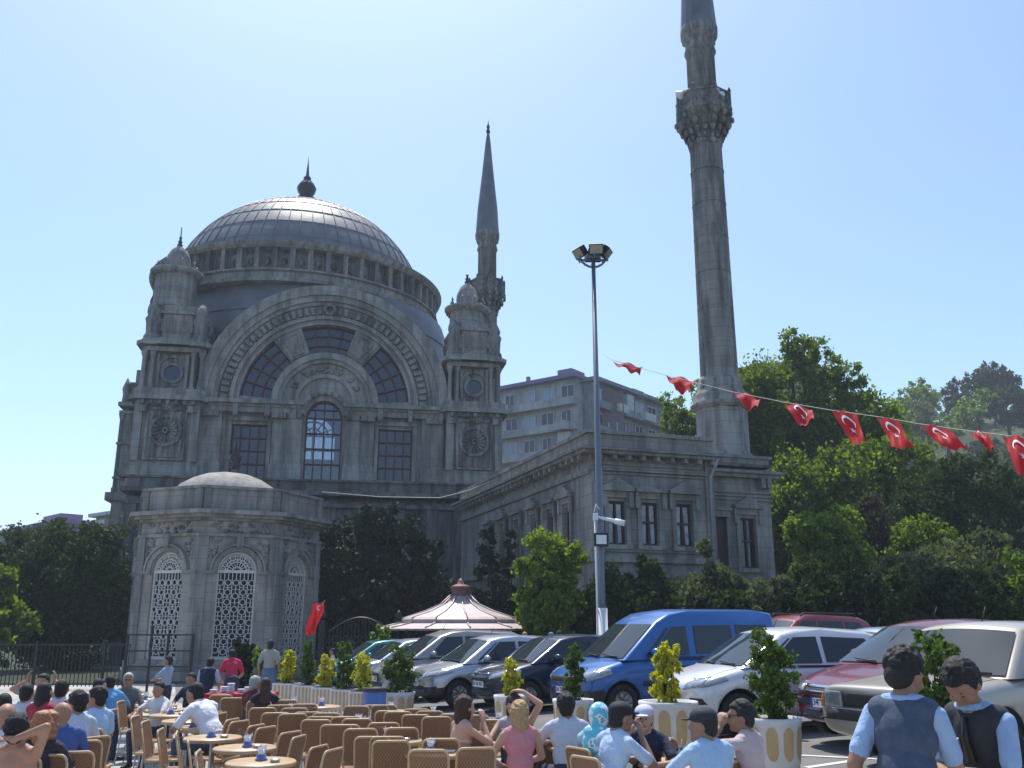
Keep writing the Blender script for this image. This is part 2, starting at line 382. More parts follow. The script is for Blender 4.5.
b.box(-7.85,7.85,-.9,-.002,10.35,10.72); b.box(-7.85,7.85,-.5,-.002,9.75,10.3)
b.build('pilaster_order',ST,mq)
b=B()
for s in (-1,1):
    for k in range(4):
        x=s*(1.6+k*1.95); 
        b.box(x-.16,x+.16,-.78,-.5,15.05,15.6); b.ell((x,-.62,14.95),(.2,.22,.24),8,5)
for x in (-2.75,2.75,-7,7,-1.85,1.85): b.box(x-.5,x+.5,-.7,-.5,14.75,15.08)
b.build('carved_capitals',STC,mq)
# lead-covered shoulders, drum, dome
DX,DY=-2.75,12.4
b=B()
SHM=Matrix.Translation((DX+.8,DY,0)); b.M=SHM
b.lathe([(11.3,15.8),(11.3,18.5),(11.3,21.4),(11.15,23.4),(10.7,24.75)],72,(0,0),a0=150,a1=390)
b.M=Matrix.Translation((0,0,ZC)); b.ring(7.9,8.25,0,180,1.0,22.9,40); b.M=SHM
for zz in (17.5,19.4,21.2,22.8): 
    rr=np.interp(zz,[15.8,18.5,21.4,23.4],[11.3,11.3,11.3,11.15])+.04; b.lathe([(rr-.1,zz-.05),(rr+.02,zz-.05),(rr+.02,zz+.05),(rr-.1,zz+.05)],72,(0,0),a0=150,a1=390)
b.M=Matrix(); b.build('lead_shoulder',LEAD,mq)
b=B()
b.lathe([(10.6,24.7),(11.15,24.72),(11.2,24.95),(10.9,25.1),(10.88,25.45),(11.1,25.55),(11.05,25.68),(10.25,25.7),(10.25,27.2),(11.05,27.22),(11.25,27.4),(11.35,27.62),(9.9,27.8)],96,(DX,DY),sm=False)
dr=b.build('drum',ST,mq)
b=B()
for i in range(56):
    a=2*math.pi*i/56; b.M=Matrix.Translation((DX,DY,0))@Matrix.Rotation(a,4,'Z')
    b.box(-.17,.17,-10.95,-10.2,25.66,27.24)
    b.M=Matrix.Translation((DX,DY,0))@Matrix.Rotation(a+math.pi/56,4,'Z')
    b.box(-.42,.42,-10.4,-10.3,25.75,25.83); b.box(-.42,.42,-10.4,-10.3,27.05,27.13); b.box(-.42,-.34,-10.4,-10.3,25.83,27.05); b.box(.34,.42,-10.4,-10.3,25.83,27.05)
    b.ell((0,-10.3,26.45),(.24,.14,.3),8,5)
b.M=Matrix(); b.build('drum_panels',STC,dr)
b=B(); Rd=10.2; z0=25.0
prof=[(Rd*math.cos(R(a)),z0+Rd*math.sin(R(a))) for a in np.linspace(13,90,26)]
prof[-1]=(0,z0+Rd); b.lathe(prof,96,(DX,DY)); dm=b.build('dome',LEAD,mq)
b=B()
for i in range(64):
    a=2*math.pi*i/64+.03
    b.tube([(DX+(Rd+.015)*math.cos(R(t))*math.cos(a),DY+(Rd+.015)*math.cos(R(t))*math.sin(a),z0+(Rd+.015)*math.sin(R(t))) for t in np.linspace(14,87 if i%2==0 else 62,14)],.04,4)
for t in (22,31,40,49,58,66,74): b.lathe([((Rd-.03)*math.cos(R(t-.25)),z0+(Rd-.03)*math.sin(R(t-.25))),((Rd+.05)*math.cos(R(t)),z0+(Rd+.05)*math.sin(R(t))),((Rd-.03)*math.cos(R(t+.25)),z0+(Rd-.03)*math.sin(R(t+.25)))],96,(DX,DY))
b.build('lead_seam',LEAD,dm)
BRZ=mat('finial_bronze',(.05,.045,.05),rough=.45,metal=.6,var=.1)
b=B(); b.lathe([(.85,34.95),(.85,35.45),(.5,35.6),(.8,35.9),(.8,36.2),(.45,36.4),(.72,36.8),(.8,37.15),(.6,37.55),(.3,37.9),(.32,38.1),(.14,38.3),(.08,39.0),(0,40.2)],16,(DX,DY)); b.build('finial',BRZ,dm)
# corner towers
def tower(tx,ty,hw,zt,tip,ox=-.3,ks=.86,nm='corner_tower'):
    t=empty(nm,(tx,ty,0)); t.parent=mq
    def oct_(h,c): return [(-h+c,-h),(h-c,-h),(h,-h+c),(h,h-c),(h-c,h),(-h+c,h),(-h,h-c),(-h,-h+c)]
    b=B()
    b.vprism(oct_(hw-.12,.35),0,9.7); b.vprism(oct_(hw-.1,.3),10.75,15.2)
    b.vprism(oct_(hw+.1,.3),9.7,9.95); b.vprism(oct_(hw+.38,.35),9.95,10.35); b.vprism(oct_(hw+.12,.35),10.352,10.75); b.vprism(oct_(hw+.02,.35),10.752,11.7)
    b.vprism(oct_(hw+.05,.3),15.2,15.5); b.vprism(oct_(hw+.4,.4),15.502,15.8); b.vprism(oct_(hw+.22,.4),15.802,16.25)
    b.vprism(oct_(hw-.55,.2),16.25,19.0)
    b.vprism(oct_(hw-.02,.4),18.7,19.0); b.vprism(oct_(hw+.3,.4),19.05,19.3); b.vprism(oct_(hw+.05,.4),19.302,19.55)
    b.vprism(oct_(1.45,.6),19.55,21.9); b.vprism(oct_(1.6,.6),21.3,21.5)
    # corner pilasters with capitals on the panel stage
    for sx in (-1,1):
        x0,x1=sorted((sx*(hw-.5),sx*(hw-.02))); b.box(x0,x1,-hw-.08,-hw+.5,11.7,15.2)
    b.prism([(-.95,19.05),(-.95,19.3),(-.6,19.55),(0,19.72),(.6,19.55),(.95,19.3),(.95,19.05)],-hw-.42,-hw)
    # cylinder turret
    b.M=Matrix.Translation((ox,0,0))@Matrix.Diagonal((ks,ks,1,1))
    b.lathe([(1.4,21.9),(1.45,22.0),(1.38,22.2),(1.36,zt-1.1),(1.46,zt-1.0),(1.36,zt-.9),(1.36,zt-.1),(1.6,zt),(1.75,zt+.12),(1.78,zt+.3),(1.2,zt+.4),(1.0,zt+.5)],28)
    b.lathe([(1.0,zt+.45),(.78,zt+.6),(.86,zt+.95),(.82,zt+1.35),(.55,zt+1.9),(.22,zt+2.2),(.12,zt+2.3)],20); b.M=Matrix()
    b.build('tower_body',ST,t)
    for sx in (-1,1):   # paired columns
        for sy in (-1,1):
            for dx,dy in ((.22,.25),(.72,.25),(.25,.75)):
                b=B(); b.lathe([(.2,16.252),(.2,16.45),(.13,16.52),(.12,18.3),(.2,18.5),(.22,18.698)],10,(sx*(hw-dx),sy*(hw-dy))); b.build('column',ST,t)
    b=B(); y=-hw
    b.box(-1.05,1.05,y-.02,y+.1,11.95,15.0)
    b.ring(.82,1.0,0,359.9,y-.16,y,24,cz=13.6); b.ring(.1,.2,0,359.9,y-.2,y,10,cz=13.6)
    for k in range(16): 
        a=2*math.pi*k/16; b.cone((.2*math.cos(a),y-.06,13.6+.2*math.sin(a)),(.8*math.cos(a),y-.06,13.6+.8*math.sin(a)),.04,.09,5)
    for x0,x1,za,zb in ((-1.2,-1.03,11.9,15.05),(1.03,1.2,11.9,15.05),(-1.2,1.2,14.88,15.05),(-1.2,1.2,11.75,11.9)): b.box(x0,x1,y-.14,y,za,zb)
    for sx in (-1,1): b.box(sx*1.45-.28,sx*1.45+.28,y-.2,y-.1,14.75,15.15)
    for k in range(7): b.box(-1.5+k*.5-.12,-1.5+k*.5+.12,y-.3,y+.1,15.22,15.48)
    for k in range(9): b.ell((random.uniform(-1,1),y-.1,15.0+random.uniform(-.1,.3)),(.16,.14,.2),7,4)
    yy=-hw+.55
    b.box(-.95,.95,yy-.1,yy,16.3,18.6)
    b.ring(.5,.68,0,359.9,yy-.3,yy,24,cz=17.35); b.ring(.75,.9,0,180,yy-.25,yy,18,cz=17.6)
    b.box(-.95,-.75,yy-.3,yy,16.3,18.6); b.box(.75,.95,yy-.3,yy,16.3,18.6)
    for k in range(14): b.ell((random.uniform(-.6,.6),yy-.12,random.choice((16.6,18.3,18.5))+random.uniform(-.12,.12)),(.14,.12,.13),7,4)
    # urn blocks round the upper stage
    for sx in (-1,1):
        for sy in (-1,1):
            b.lathe([(.5,19.5),(.55,19.7),(.42,19.9),(.45,20.6),(.52,20.9),(.38,21.1),(.45,21.35),(.3,21.7),(.12,22.0)],10,(sx*(hw-.5),sy*(hw-.5)))
    b.M=Matrix.Translation((ox,0,0))@Matrix.Diagonal((ks,ks,1,1))
    for q in range(8):
        a=R(45*q+22); b.lathe([(.12,zt+.4),(.14,zt+.55),(.06,zt+.75),(.1,zt+.85),(0,zt+1.05)],6,(1.3*math.cos(a),1.3*math.sin(a)))
    for q in range(22):
        a=R(q*360/22); b.box(1.55*math.cos(a)-.08,1.55*math.cos(a)+.08,1.55*math.sin(a)-.08,1.55*math.sin(a)+.08,zt-.12,zt+.05)
    b.M=Matrix()
    for q in range(6): b.box(-.9+q*.36-.07,-.9+q*.36+.07,-1.52,-1.4,20.1,20.9)
    b.build('tower_ornament',STC,t)
    b=B(); b.ring(.01,.5,0,359.9,yy-.16,yy-.1,24,cz=17.35); b.build('round_window',GLD,t)
    b=B(); zz=zt+2.25; b.lathe([(.16,zz),(.2,zz+.1),(.1,zz+.2),(.16,zz+.32),(.07,zz+.45),(.1,zz+.6),(.04,zz+.75),(.03,tip-.1),(0,tip)],8,(ox,0)); b.build('spike',BRZ,t)
tower(-9.48,.95,1.95,24.3,28.0,-.6,.95); tower(9.65,.95,1.85,23.0,25.9,-.35,.88)
# lower stair turret seen past the left tower
t=empty('stair_turret',(-11.6,3.2,0)); t.parent=mq
b=B()
for h,a,c in ((1.25,0,9.6),(1.6,9.6,10.1),(1.2,10.1,15.2),(1.35,15.2,15.4),(1.45,15.7,15.95),(1.0,15.95,17.2),(1.1,17.2,17.35),(.7,17.35,18.3),(.4,18.3,19)): b.vprism([(-h,-h),(h,-h),(h,h),(-h,h)],a+.002,c)
for z in (11,13.2): b.box(-1.35,1.35,-1.35,1.35,z,z+.12)
b.lathe([(.3,19),(.4,19.2),(.15,19.5),(.2,19.7),(.04,20.0),(0,20.6)],8)
b.build('turret_body',ST,t)
b=B()
for sx in (-1,1): 
    for sy in (-1,1): b.lathe([(.2,10.1),(.2,10.4),(.13,10.5),(.12,14.8),(.22,15.2)],8,(sx*1.18,sy*1.18)); b.lathe([(.25,15.9),(.2,16.5),(.28,16.9),(.05,17.6)],8,(sx*1.1,sy*1.1))
b.build('turret_columns',STC,t)
# low gallery in front of the great wall
b=B()
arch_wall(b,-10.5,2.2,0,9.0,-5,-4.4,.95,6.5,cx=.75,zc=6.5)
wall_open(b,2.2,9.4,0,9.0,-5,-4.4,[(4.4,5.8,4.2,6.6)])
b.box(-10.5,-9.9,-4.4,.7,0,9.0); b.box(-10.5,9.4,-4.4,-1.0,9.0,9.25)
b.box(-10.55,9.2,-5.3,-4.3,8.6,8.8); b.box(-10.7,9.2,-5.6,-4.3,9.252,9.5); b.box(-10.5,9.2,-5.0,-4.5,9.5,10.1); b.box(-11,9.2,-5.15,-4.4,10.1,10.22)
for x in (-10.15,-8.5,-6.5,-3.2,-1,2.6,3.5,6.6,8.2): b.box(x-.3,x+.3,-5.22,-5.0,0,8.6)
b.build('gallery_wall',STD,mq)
def grille(parent,hw,z0,zc,y,name='grille_window',M=None,dark=True):
    b=B(M)
    n=18; b.mi=1
    b.prism([(-hw,z0),(hw,z0),(hw,zc)]+[(hw*math.cos(math.pi*i/n),zc+hw*math.sin(math.pi*i/n)) for i in range(1,n)]+[(-hw,zc)],y+.12,y+.15); b.mi=0
    t=.028
    b.box(-hw,-hw+.07,y-.03,y+.05,z0,zc); b.box(hw-.07,hw,y-.03,y+.05,z0,zc); b.ring(hw-.07,hw,0,180,y-.03,y+.05,n,cz=zc); b.box(-hw,hw,y-.04,y+.05,zc-.06,zc+.05); b.box(-hw,hw,y-.03,y+.05,z0,z0+.08)
    nc=5; w_=2*hw/nc
    for i in range(nc):
        x=-hw+w_*(i+.5)
        b.box(x-w_/2-t/2,x-w_/2+t/2,y-.02,y+.03,z0,zc)
        k=0; z=z0+.1; hh=w_*1.25 if i%2 else w_*1.7
        while z+hh<zc+.05:
            b.ring(w_*.33,w_*.44,0,359.9,y-.02,y+.03,8,cx=x,cz=z+hh/2)
            b.box(x-t/2,x+t/2,y-.018,y+.028,z+hh/2+w_*.4,z+hh+hh/2-w_*.4 if z+2*hh<zc else zc)
            b.box(x-w_/2,x+w_/2,y-.016,y+.026,z-.012,z+.012)
            z+=hh; k+=1
    for i in range(9):
        a=R(10+i*20); b.cone((.12*math.cos(a),y,zc+.12*math.sin(a)),(hw*math.cos(a)*.95,y,zc+hw*math.sin(a)*.95),.022,.022,4)
        b.ring(hw*.1,hw*.16,0,359.9,y-.02,y+.03,7,cx=hw*.72*math.cos(a),cz=zc+hw*.72*math.sin(a))
    for rr in (.25,.5,.85): b.ring(hw*rr-.02,hw*rr+.02,0,180,y-.02,y+.03,n,cz=zc)
    return b.build(name,[WHG,DARKM],parent)
gr=grille(mq,.95,3.6,6.5,-4.7); gr.location=(.75,0,0)
b=B(); b.mi=0; b.box(4.4,5.8,-4.6,-4.55,4.2,6.6); b.mi=1; b.box(5.05,5.15,-4.7,-4.62,4.2,6.6); b.build('window',[GLD,DARKM],mq)
# ---------------------------------------------------------------- minarets
def minaret(loc,label,top=True,zb=8.0):
    t=empty('minaret',loc,R(12),label,'minaret'); t.scale=(.9,.9,1)
    b=B()
    def octp(r): return [(r*math.cos(R(22.5+45*k)),r*math.sin(R(22.5+45*k))) for k in range(8)]
    b.vprism(octp(1.24),zb,11.2); b.vprism(octp(1.34),zb,9.2); b.build('pedestal',ST,t)
    b=B(); b.lathe([(1.15,11.15),(1.45,11.25),(1.5,11.4),(1.3,11.5),(1.35,11.75),(1.2,11.95),(1.05,12.2),(1.1,12.45),(.96,12.6),(.93,12.7)],32)
    n=16; rows=[]
    for z,r in ((12.6,.93),(16,.9),(20,.87),(24.1,.83)):
        rows.append([b.v((r*(1 if i%4 in (0,1) else .945)*math.cos(2*math.pi*i/64),r*(1 if i%4 in (0,1) else .945)*math.sin(2*math.pi*i/64),z)) for i in range(64)])
    for a,c in zip(rows,rows[1:]):
        for i in range(64): b.f([a[i],a[(i+1)%64],c[(i+1)%64],c[i]])
    for z in (14.2,15.9,17.6,19.3,21,22.7): b.lathe([(.9-.004*(z-14),z),(.915-.004*(z-14),z+.03),(.9-.004*(z-14),z+.06)],32)
    b.build('shaft',STM,t)
    b=B(); b.lathe([(.82,23.9),(1.0,24.05),(1.02,24.2),(.86,24.4),(.9,24.7),(1.15,25.0),(1.35,25.35),(1.6,25.55),(1.72,25.65),(1.72,25.75),(1.6,25.76)],8,sm=False)
    for k in range(16):
        a=2*math.pi*k/16
        for r,z,s in ((.95,24.35,.16),(1.12,24.7,.2),(1.35,25.05,.22),(1.6,25.4,.17)):
            b.ell((r*math.cos(a),r*math.sin(a),z+random.uniform(-.06,.06)),(s*.8,s*.8,s),6,4)
    o=b.build('balcony_corbel',STC,t); o.scale=(.92,.92,1)
    b=B()
    for k in range(8):
        a0,a1=R(45*k),R(45*k+45); b.M=Matrix.Rotation((a0+a1)/2,4,'Z'); h=1.64*math.sin(R(22.5)); x=1.64*math.cos(R(22.5))
        b.box(x-.08,x+.02,-h,h,25.76,25.9); b.box(x-.06,x,-h,h,25.9,26.5); b.box(x-.1,x+.05,-h,h,26.5,26.62)
        b.box(x-.08,x+.08,-h,-h+.14,25.76,26.7); b.lathe([(.12,26.7),(.06,26.85),(0,26.95)],6,(x,-h+.05)); b.ell((x+.01,0,26.2),(.06,.3,.22),10,6); b.ell((x+.01,-.35,26.2),(.05,.1,.2),6,4); b.ell((x+.01,.35,26.2),(.05,.1,.2),6,4)
    b.M=Matrix(); o=b.build('balustrade',STC,t); o.scale=(.9,.9,1)
    b=B(); b.lathe([(.78,25.7),(.76,29.0),(.8,29.1),(.86,29.2),(.8,29.4),(.76,29.6),(.9,29.95),(1.0,30.1),(1.02,30.5),(.95,30.6)],24)
    for k in range(12): a=2*math.pi*k/12; b.ell((.86*math.cos(a),.86*math.sin(a),29.95),(.1,.1,.2),6,4)
    b.build('upper_shaft',STM,t)
    b=B(); b.lathe([(1.0,30.5),(.98,30.65),(.85,32.5),(.5,35.5),(.22,38.2),(.1,39.0)],16,sm=False); b.build('spire',LEAD,t)
    b=B(); b.lathe([(.1,38.9),(.2,39.1),(.1,39.3),(.15,39.5),(.05,39.75),(0,40.3)],8); b.build('finial',BRZ,t)
    return t
m1=minaret((9.25,39.6,0),'tall minaret on the right end of the low wing, spire out of frame')
for px,s in ((683,1),(719,1)):
    q=P(px,92,38.4); b=B(Matrix.Translation((q.x,q.y,q.z))@Matrix.Rotation(R(-90),4,'X')@Matrix.Rotation(R(20 if px>700 else -25),4,'Y'))
    b.lathe([(.24,.28),(.22,.26),(.1,.1),(.06,-.05),(.06,-.12),(0,-.12)],14); b.cone((0,0,-.1),(0,.1,-.5),.03,.03,6)
    o=b.build('loudspeaker',WHITE); o.parent=m1; o.matrix_parent_inverse=(Matrix.Translation(m1.location)@m1.rotation_euler.to_matrix().to_4x4()@Matrix.Diagonal((.9,.9,1,1))).inverted()
minaret((-1.85,64,0),'distant minaret with a full pointed lead spire, rising behind the right corner tower',zb=4)
# ---------------------------------------------------------------- palace wing
wg=empty('palace_wing',(2.94,34,0),R(19),'low two-sided grey stone wing with pedimented windows and a parapet, right of the mosque','building')
def winset(b,cx,z0,z1,hw,ped,y0=0):
    b.box(cx-hw-.17,cx-hw,y0-.1,y0,z0,z1+.12); b.box(cx+hw,cx+hw+.17,y0-.1,y0,z0,z1+.12); b.box(cx-hw-.22,cx+hw+.22,y0-.16,y0,z0-.16,z0); b.box(cx-hw-.2,cx+hw+.2,y0-.14,y0,z1+.12,z1+.35)
    b.box(cx-hw-.3,cx+hw+.3,y0-.3,y0,z1+.35,z1+.47)
    if ped: b.prism([(cx-hw-.35,z1+.472),(cx+hw+.35,z1+.472),(cx,z1+.85)],y0-.26,y0)
    for s in (-1,1): b.box(cx+s*(hw+.2)-.09,cx+s*(hw+.2)+.09,y0-.2,y0-.1,z1-.25,z1+.34)
def winpane(parent,cx,z0,z1,hw,y=.2,curt=True,M=None):
    b=B(M); b.mi=0; b.box(cx-hw,cx+hw,y,y+.03,z0,z1); b.mi=1
    for x in (cx-hw,cx-.03,cx+hw-.07): b.box(x,x+.07,y-.08,y,z0,z1)
    for z in (z0,z0+(z1-z0)*.52,z1-.07): b.box(cx-hw,cx+hw,y-.09,y-.005,z,z+.07)
    if curt:
        b.mi=2
        for s in (-1,1):
            x0=cx+s*.06; pts=[(x0,z1-.1),(cx+s*(hw-.1),z1-.1),(cx+s*(hw-.1),z0+.1),(cx+s*(hw*.35),z0+.1)]
            b.prism(pts if s>0 else pts[::-1],y-.03,y-.012)
    o=b.build('window',[GLD,REDB,CURT],parent); return o
REDB=mat('brown_window_frame',(.06,.035,.03),var=.1); CURT=mat('net_curtain',(.42,.44,.46),rough=.9,var=.35,scale=4)
WX=[1.0,2.37,3.82]; L1=5.15
b=B()
wall_open(b,0,L1,.2,8.2,0,.35,[(x-.36,x+.36,4.88,6.5) for x in WX]+[(x-.36,x+.36,1.2,3.2) for x in WX])
for x,pd in zip(WX,(1,0,1)): winset(b,x,4.88,6.5,.36,pd)
b.box(-.02,.3,-.1,0,.2,8.2); b.box(L1-.35,L1,-.1,0,.2,8.2)
b.box(-.1,L1+.05,-.14,0,4.25,4.45); b.box(-.06,L1,-.08,0,4.62,4.72); b.box(-.1,L1+.02,-.12,0,3.7,3.85)
for z,o in ((7.5,.08),(7.62,.14),(7.72,.08)): b.box(-.06,L1,-o,0,z,z+.08)
b.box(.32,L1-.4,-.05,0,7.85,8.15)
# cornice + parapet
b.box(-.65,L1+.2,-.65,0,8.32,8.42); b.box(-.5,L1+.1,-.5,0,8.2,8.318); b.box(-.1,L1,-.12,.2,8.42,9.0); b.box(-.2,L1+.05,-.22,.25,9.0,9.14)
for k in range(9): b.box(.15+k*.6,.3+k*.6,-.42,0,8.02,8.2)
b.build('front_wall',STW,wg)
for x in WX: winpane(wg,x,4.88,6.5,.36); winpane(wg,x,1.2,3.2,.36)
# long side wall (runs back towards the mosque)
SW=Matrix.Rotation(R(90),4,'Z')@Matrix.Scale(-1,4,Vector((0,1,0)))   # swaps x and y: local x runs back along the side wall
WL=[2.3,4.0,6.0,8.1,10.2,12.3]; LL=17.5
b2=B(SW)
for x,pd in zip(WL,(1,0,1,0,1,0)): winset(b2,x,4.88,6.5,.36,pd)
b2.box(.2,LL,-.65,0,8.32,8.42); b2.box(.1,LL,-.5,0,8.2,8.318); b2.box(-.1,LL,-.12,.2,8.42,9.0); b2.box(-.2,LL,-.22,.25,9.0,9.14); b2.box(0,LL,-.12,0,7.5,7.7); b2.box(0,LL,-.14,0,4.25,4.45)
for k in range(28): b2.box(.15+k*.6,.3+k*.6,-.42,0,8.02,8.2)
b=B(SW)
wall_open(b,.35,LL,.2,8.2,0.001,.35,[(x-.36,x+.36,4.88,6.5) for x in WL]+[(x-.36,x+.36,1.2,3.2) for x in WL])
b.build('side_wall',STW,wg); b2.build('side_cornice',STW,wg)
for x in WL: winpane(wg,x,4.88,6.5,.36,M=SW,curt=False); winpane(wg,x,1.2,3.2,.36,M=SW,curt=False)
b=B(); b.box(.36,8.2,.4,LL,8.2,8.3); b.box(L1-.3,L1,.36,LL,.2,8.2); b.build('roof',STD,wg)
# recessed end bay under the minaret
BX0,BX1=5.2,8.4
b=B(); y=.95
wall_open(b,BX0,BX1,.2,7.8,y,y+.3,[(5.8,6.3,3.6,6.2),(6.85,7.6,4.2,6.2)])
b.box(BX1-.3,BX1,y+.3,6,.2,7.8); winset(b,7.22,4.2,6.2,.37,1,y); b.box(5.7,6.4,y-.12,y,6.2,6.45); b.box(5.62,6.48,y-.2,y,6.45,6.56)
b.box(BX0,BX1+.45,y-.5,y+5,7.95,8.07); b.box(BX0,BX1+.3,y-.35,y+5,7.8,7.948); b.box(BX0,BX1,y-.1,y+4.9,8.07,8.62); b.box(BX0,BX1+.1,y-.18,y+5,8.62,8.74)
for z in (6.9,7.05,7.2): b.box(BX0,BX1+.05,y-.08,y,z,z+.07)
for x in (7.9,8.2): b.box(x-.1,x+.1,y-.35,y,7.4,7.8)
b.build('end_bay',STW,wg)
winpane(wg,7.22,4.2,6.2,.37,y+.18,False); 
b=B(); b.box(5.8,6.3,y+.15,y+.2,3.6,6.2); b.build('door',REDB,wg)
PIPE=mat('downpipe_zinc',(.33,.34,.36),rough=.5,metal=.3,var=.1)
b=B(); b.tube([(5.15,-.5,8.3),(5.1,-.3,7.9),(5.0,-.12,7.6),(5.0,-.12,.3)],.07,8); b.build('downpipe',PIPE,wg)
b=B(); b.tube([(.0,-.55,8.3),(.1,-.4,8.0),(.35,-.14,7.5),(.35,-.14,.3)],.07,8); b.build('downpipe',PIPE,wg)
# ---------------------------------------------------------------- octagonal pavilion
pc=P(231,600,40.0); pv=empty('pavilion',(pc.x-.25,39.9,0),R(23.4),'octagonal marble pavilion with white latticed arched windows and a shallow dome','pavilion')
ap=3.55; sd8=2*ap*math.tan(R(22.5)); hs=sd8/2
b=B(); c=B(); d=B()
for k in range(8):
    M=Matrix.Rotation(R(45*k),4,'Z')@Matrix.Translation((0,-ap,0))
    b.M=M; arch_wall(b,-hs,hs,.3,6.0,0,.4,.74,4.05,zc=4.05); b.box(-.74,.74,0,.4,.3,.75)
    grille(pv,.74,.75,4.05,.12,M=M)
    c.M=M   # corner pilasters, archivolts, frieze
    c.box(-hs-.03,-hs+.3,-.09,-.002,.3,5.4); c.box(hs-.3,hs+.03,-.09,-.002,.3,5.4)
    c.ring(.78,.95,0,180,-.12,-.002,20,cz=4.05); c.ring(.98,1.06,0,180,-.18,-.002,20,cz=4.05)
    c.box(-hs,-.78,-.13,-.002,3.95,4.07); c.box(.78,hs,-.13,-.002,3.95,4.07)
    c.box(-.12,.12,-.24,-.002,4.95,5.5); c.box(-hs-.05,hs+.05,-.14,-.002,5.38,5.5)
    c.box(-hs-.06,hs+.06,-.16,-.002,0.3,.6)
    d.M=M
    for i in range(26): 
        x=random.uniform(-hs+.35,hs-.35); z=random.uniform(5.55,5.95); d.ell((x,-.03,z),(.1,.07,.06),6,4)
    for i in range(26):
        x=random.choice((-1,1))*random.uniform(.75,1.1); z=random.uniform(4.6,5.3); d.ell((x,-.03,z),(.09,.06,.06),6,4)
def octo(r,off=0): return [(r/math.cos(R(22.5))*math.cos(R(22.5+45*k)),r/math.cos(R(22.5))*math.sin(R(22.5+45*k))) for k in range(8)]
b.M=Matrix(); b.vprism(octo(ap+.25),-.2,.32); b.build('wall',STB,pv); c.M=Matrix()
c.vprism(octo(ap+.12),5.98,6.1); c.vprism(octo(ap+.32),6.1,6.22); c.vprism(octo(ap+.52),6.222,6.38)
c.vprism(octo(ap+.02),6.38,7.25); c.vprism(octo(ap+.12),7.25,7.36)
for k in range(8):
    c.M=Matrix.Rotation(R(45*k),4,'Z')@Matrix.Translation((0,-ap,0)); c.box(-hs,-hs+.25,-.1,0,6.385,7.24); c.box(hs-.25,hs,-.1,0,6.385,7.24)
c.M=Matrix(); c.build('cornice',ST,pv); d.M=Matrix(); d.build('frieze_carving',STC,pv)
PD=stone('pavilion_plaster_dome',(.36,.33,.30),amt=.4)
b=B(); b.lathe([(2.3,7.3),(2.2,7.55),(1.95,7.85),(1.5,8.13),(1.0,8.33),(.5,8.43),(.01,8.46)],40,(-.25,.1)); b.build('dome',PD,pv)
b=B(); b.lathe([(.16,8.6),(.22,8.75),(.12,8.85),(.26,9.05),(.26,9.2),(.1,9.4),(.14,9.55),(.04,9.7),(.02,10.1),(0,10.2)],10); b.build('finial',BRZ,pv)
# ---------------------------------------------------------------- far apartment blocks
CON=stone('rendered_concrete',(.42,.41,.40),amt=.25); CON2=stone('dark_render',(.26,.27,.29),amt=.4); BRK=mat('brick_side',(.17,.12,.12),rough=.9,var=.2); PALE=mat('pale_panel',(.5,.5,.47),var=.1); BLD=mat('window_blind',(.35,.42,.5),var=.1); PUR=mat('roof_edge',(.2,.16,.26),var=.1)
def block(label,D,pA,pB,ztop_px,side_px,wallm,rows,cells,hgt=None,zb=-3,depth=11,roofm=None):
    # front from pixel column pA to pB; ztop from pixel row at pB
    a=P(pA,ztop_px[0],D[0]); c=P(pB,ztop_px[1],D[1]); zt=(a.z+c.z)/2
    v=Vector((c.x-a.x,c.y-a.y)); Lw=v.length; yaw=math.atan2(v.y,v.x)
    t=empty('apartment_block',(a.x,a.y,0),yaw,label,'building')
    b=B(); b.box(0,Lw,.0,depth,zb,zt); b.build('wall',[wallm],t)
    b=B(); b.box(-.4,Lw+.3,-.9,depth+.3,zt+.01,zt+.45); b.box(Lw*.7,Lw*.85,2,5,zt+.45,zt+2); b.box(Lw*.3,Lw*.33,3,3.4,zt+.45,zt+2.3); b.build('roof',[roofm or PUR],t)
    fh=3.0
    for r in range(rows):
        z1=zt-.3-r*fh
        b=B(); b.box(.02,Lw-.02,-.9,-.003,z1-2.9,z1-2.0); b.build('balcony',[wallm],t)
        x=.4; 
        for k in range(cells):
            wd=Lw/cells; x=k*wd+.3+random.uniform(0,.3); ww=wd*random.uniform(.45,.75)
            if random.random()<.2:
                b=B(); b.box(x,x+ww,-.8,-.05,z1-2,z1-.1); b.build('awning',[PALE],t); continue
            b=B(); b.mi=0; b.box(x,x+ww,-.05,-.002,z1-1.95,z1-.45); b.mi=1
            for q in range(3): xx=x+ww*q/2; b.box(xx-.05,xx+.05,-.12,-.05,z1-1.95,z1-.4)
            b.box(x,x+ww,-.12,-.05,z1-.45,z1-.35); b.build('window',[random.choice((GLD,GLD,BLD)),PALE],t)
            if random.random()<.3: b=B(); b.box(x-.2,x+ww+.2,-1.7,-.92,z1-2.95,z1-1.95); b.build('balcony',[random.choice((wallm,PALE))],t)
    return t
block('long beige apartment block with balconies, its brick end wall behind the lamp mast',((112),(104)),486,577,(398,374),0,CON,6,5,depth=14)
t=C.objects[-1]
block('grey apartment block with bay windows, between the lamp mast and the tall minaret',((104),(118)),592,668,(385,405),0,CON2,6,6,roofm=CON2)
block('ochre apartment block showing over the treetops right of the tall minaret',((125),(120)),728,806,(366,372),0,CON,5,6,roofm=CON2)
block('low flat-roofed grey block above the dark tree at the left edge',((150),(120)),-40,62,(545,521),0,CON2,4,8)
block('pale block just left of the mosque behind the dark tree',((118),(110)),96,150,(520,508),0,CON,3,3,roofm=PALE)
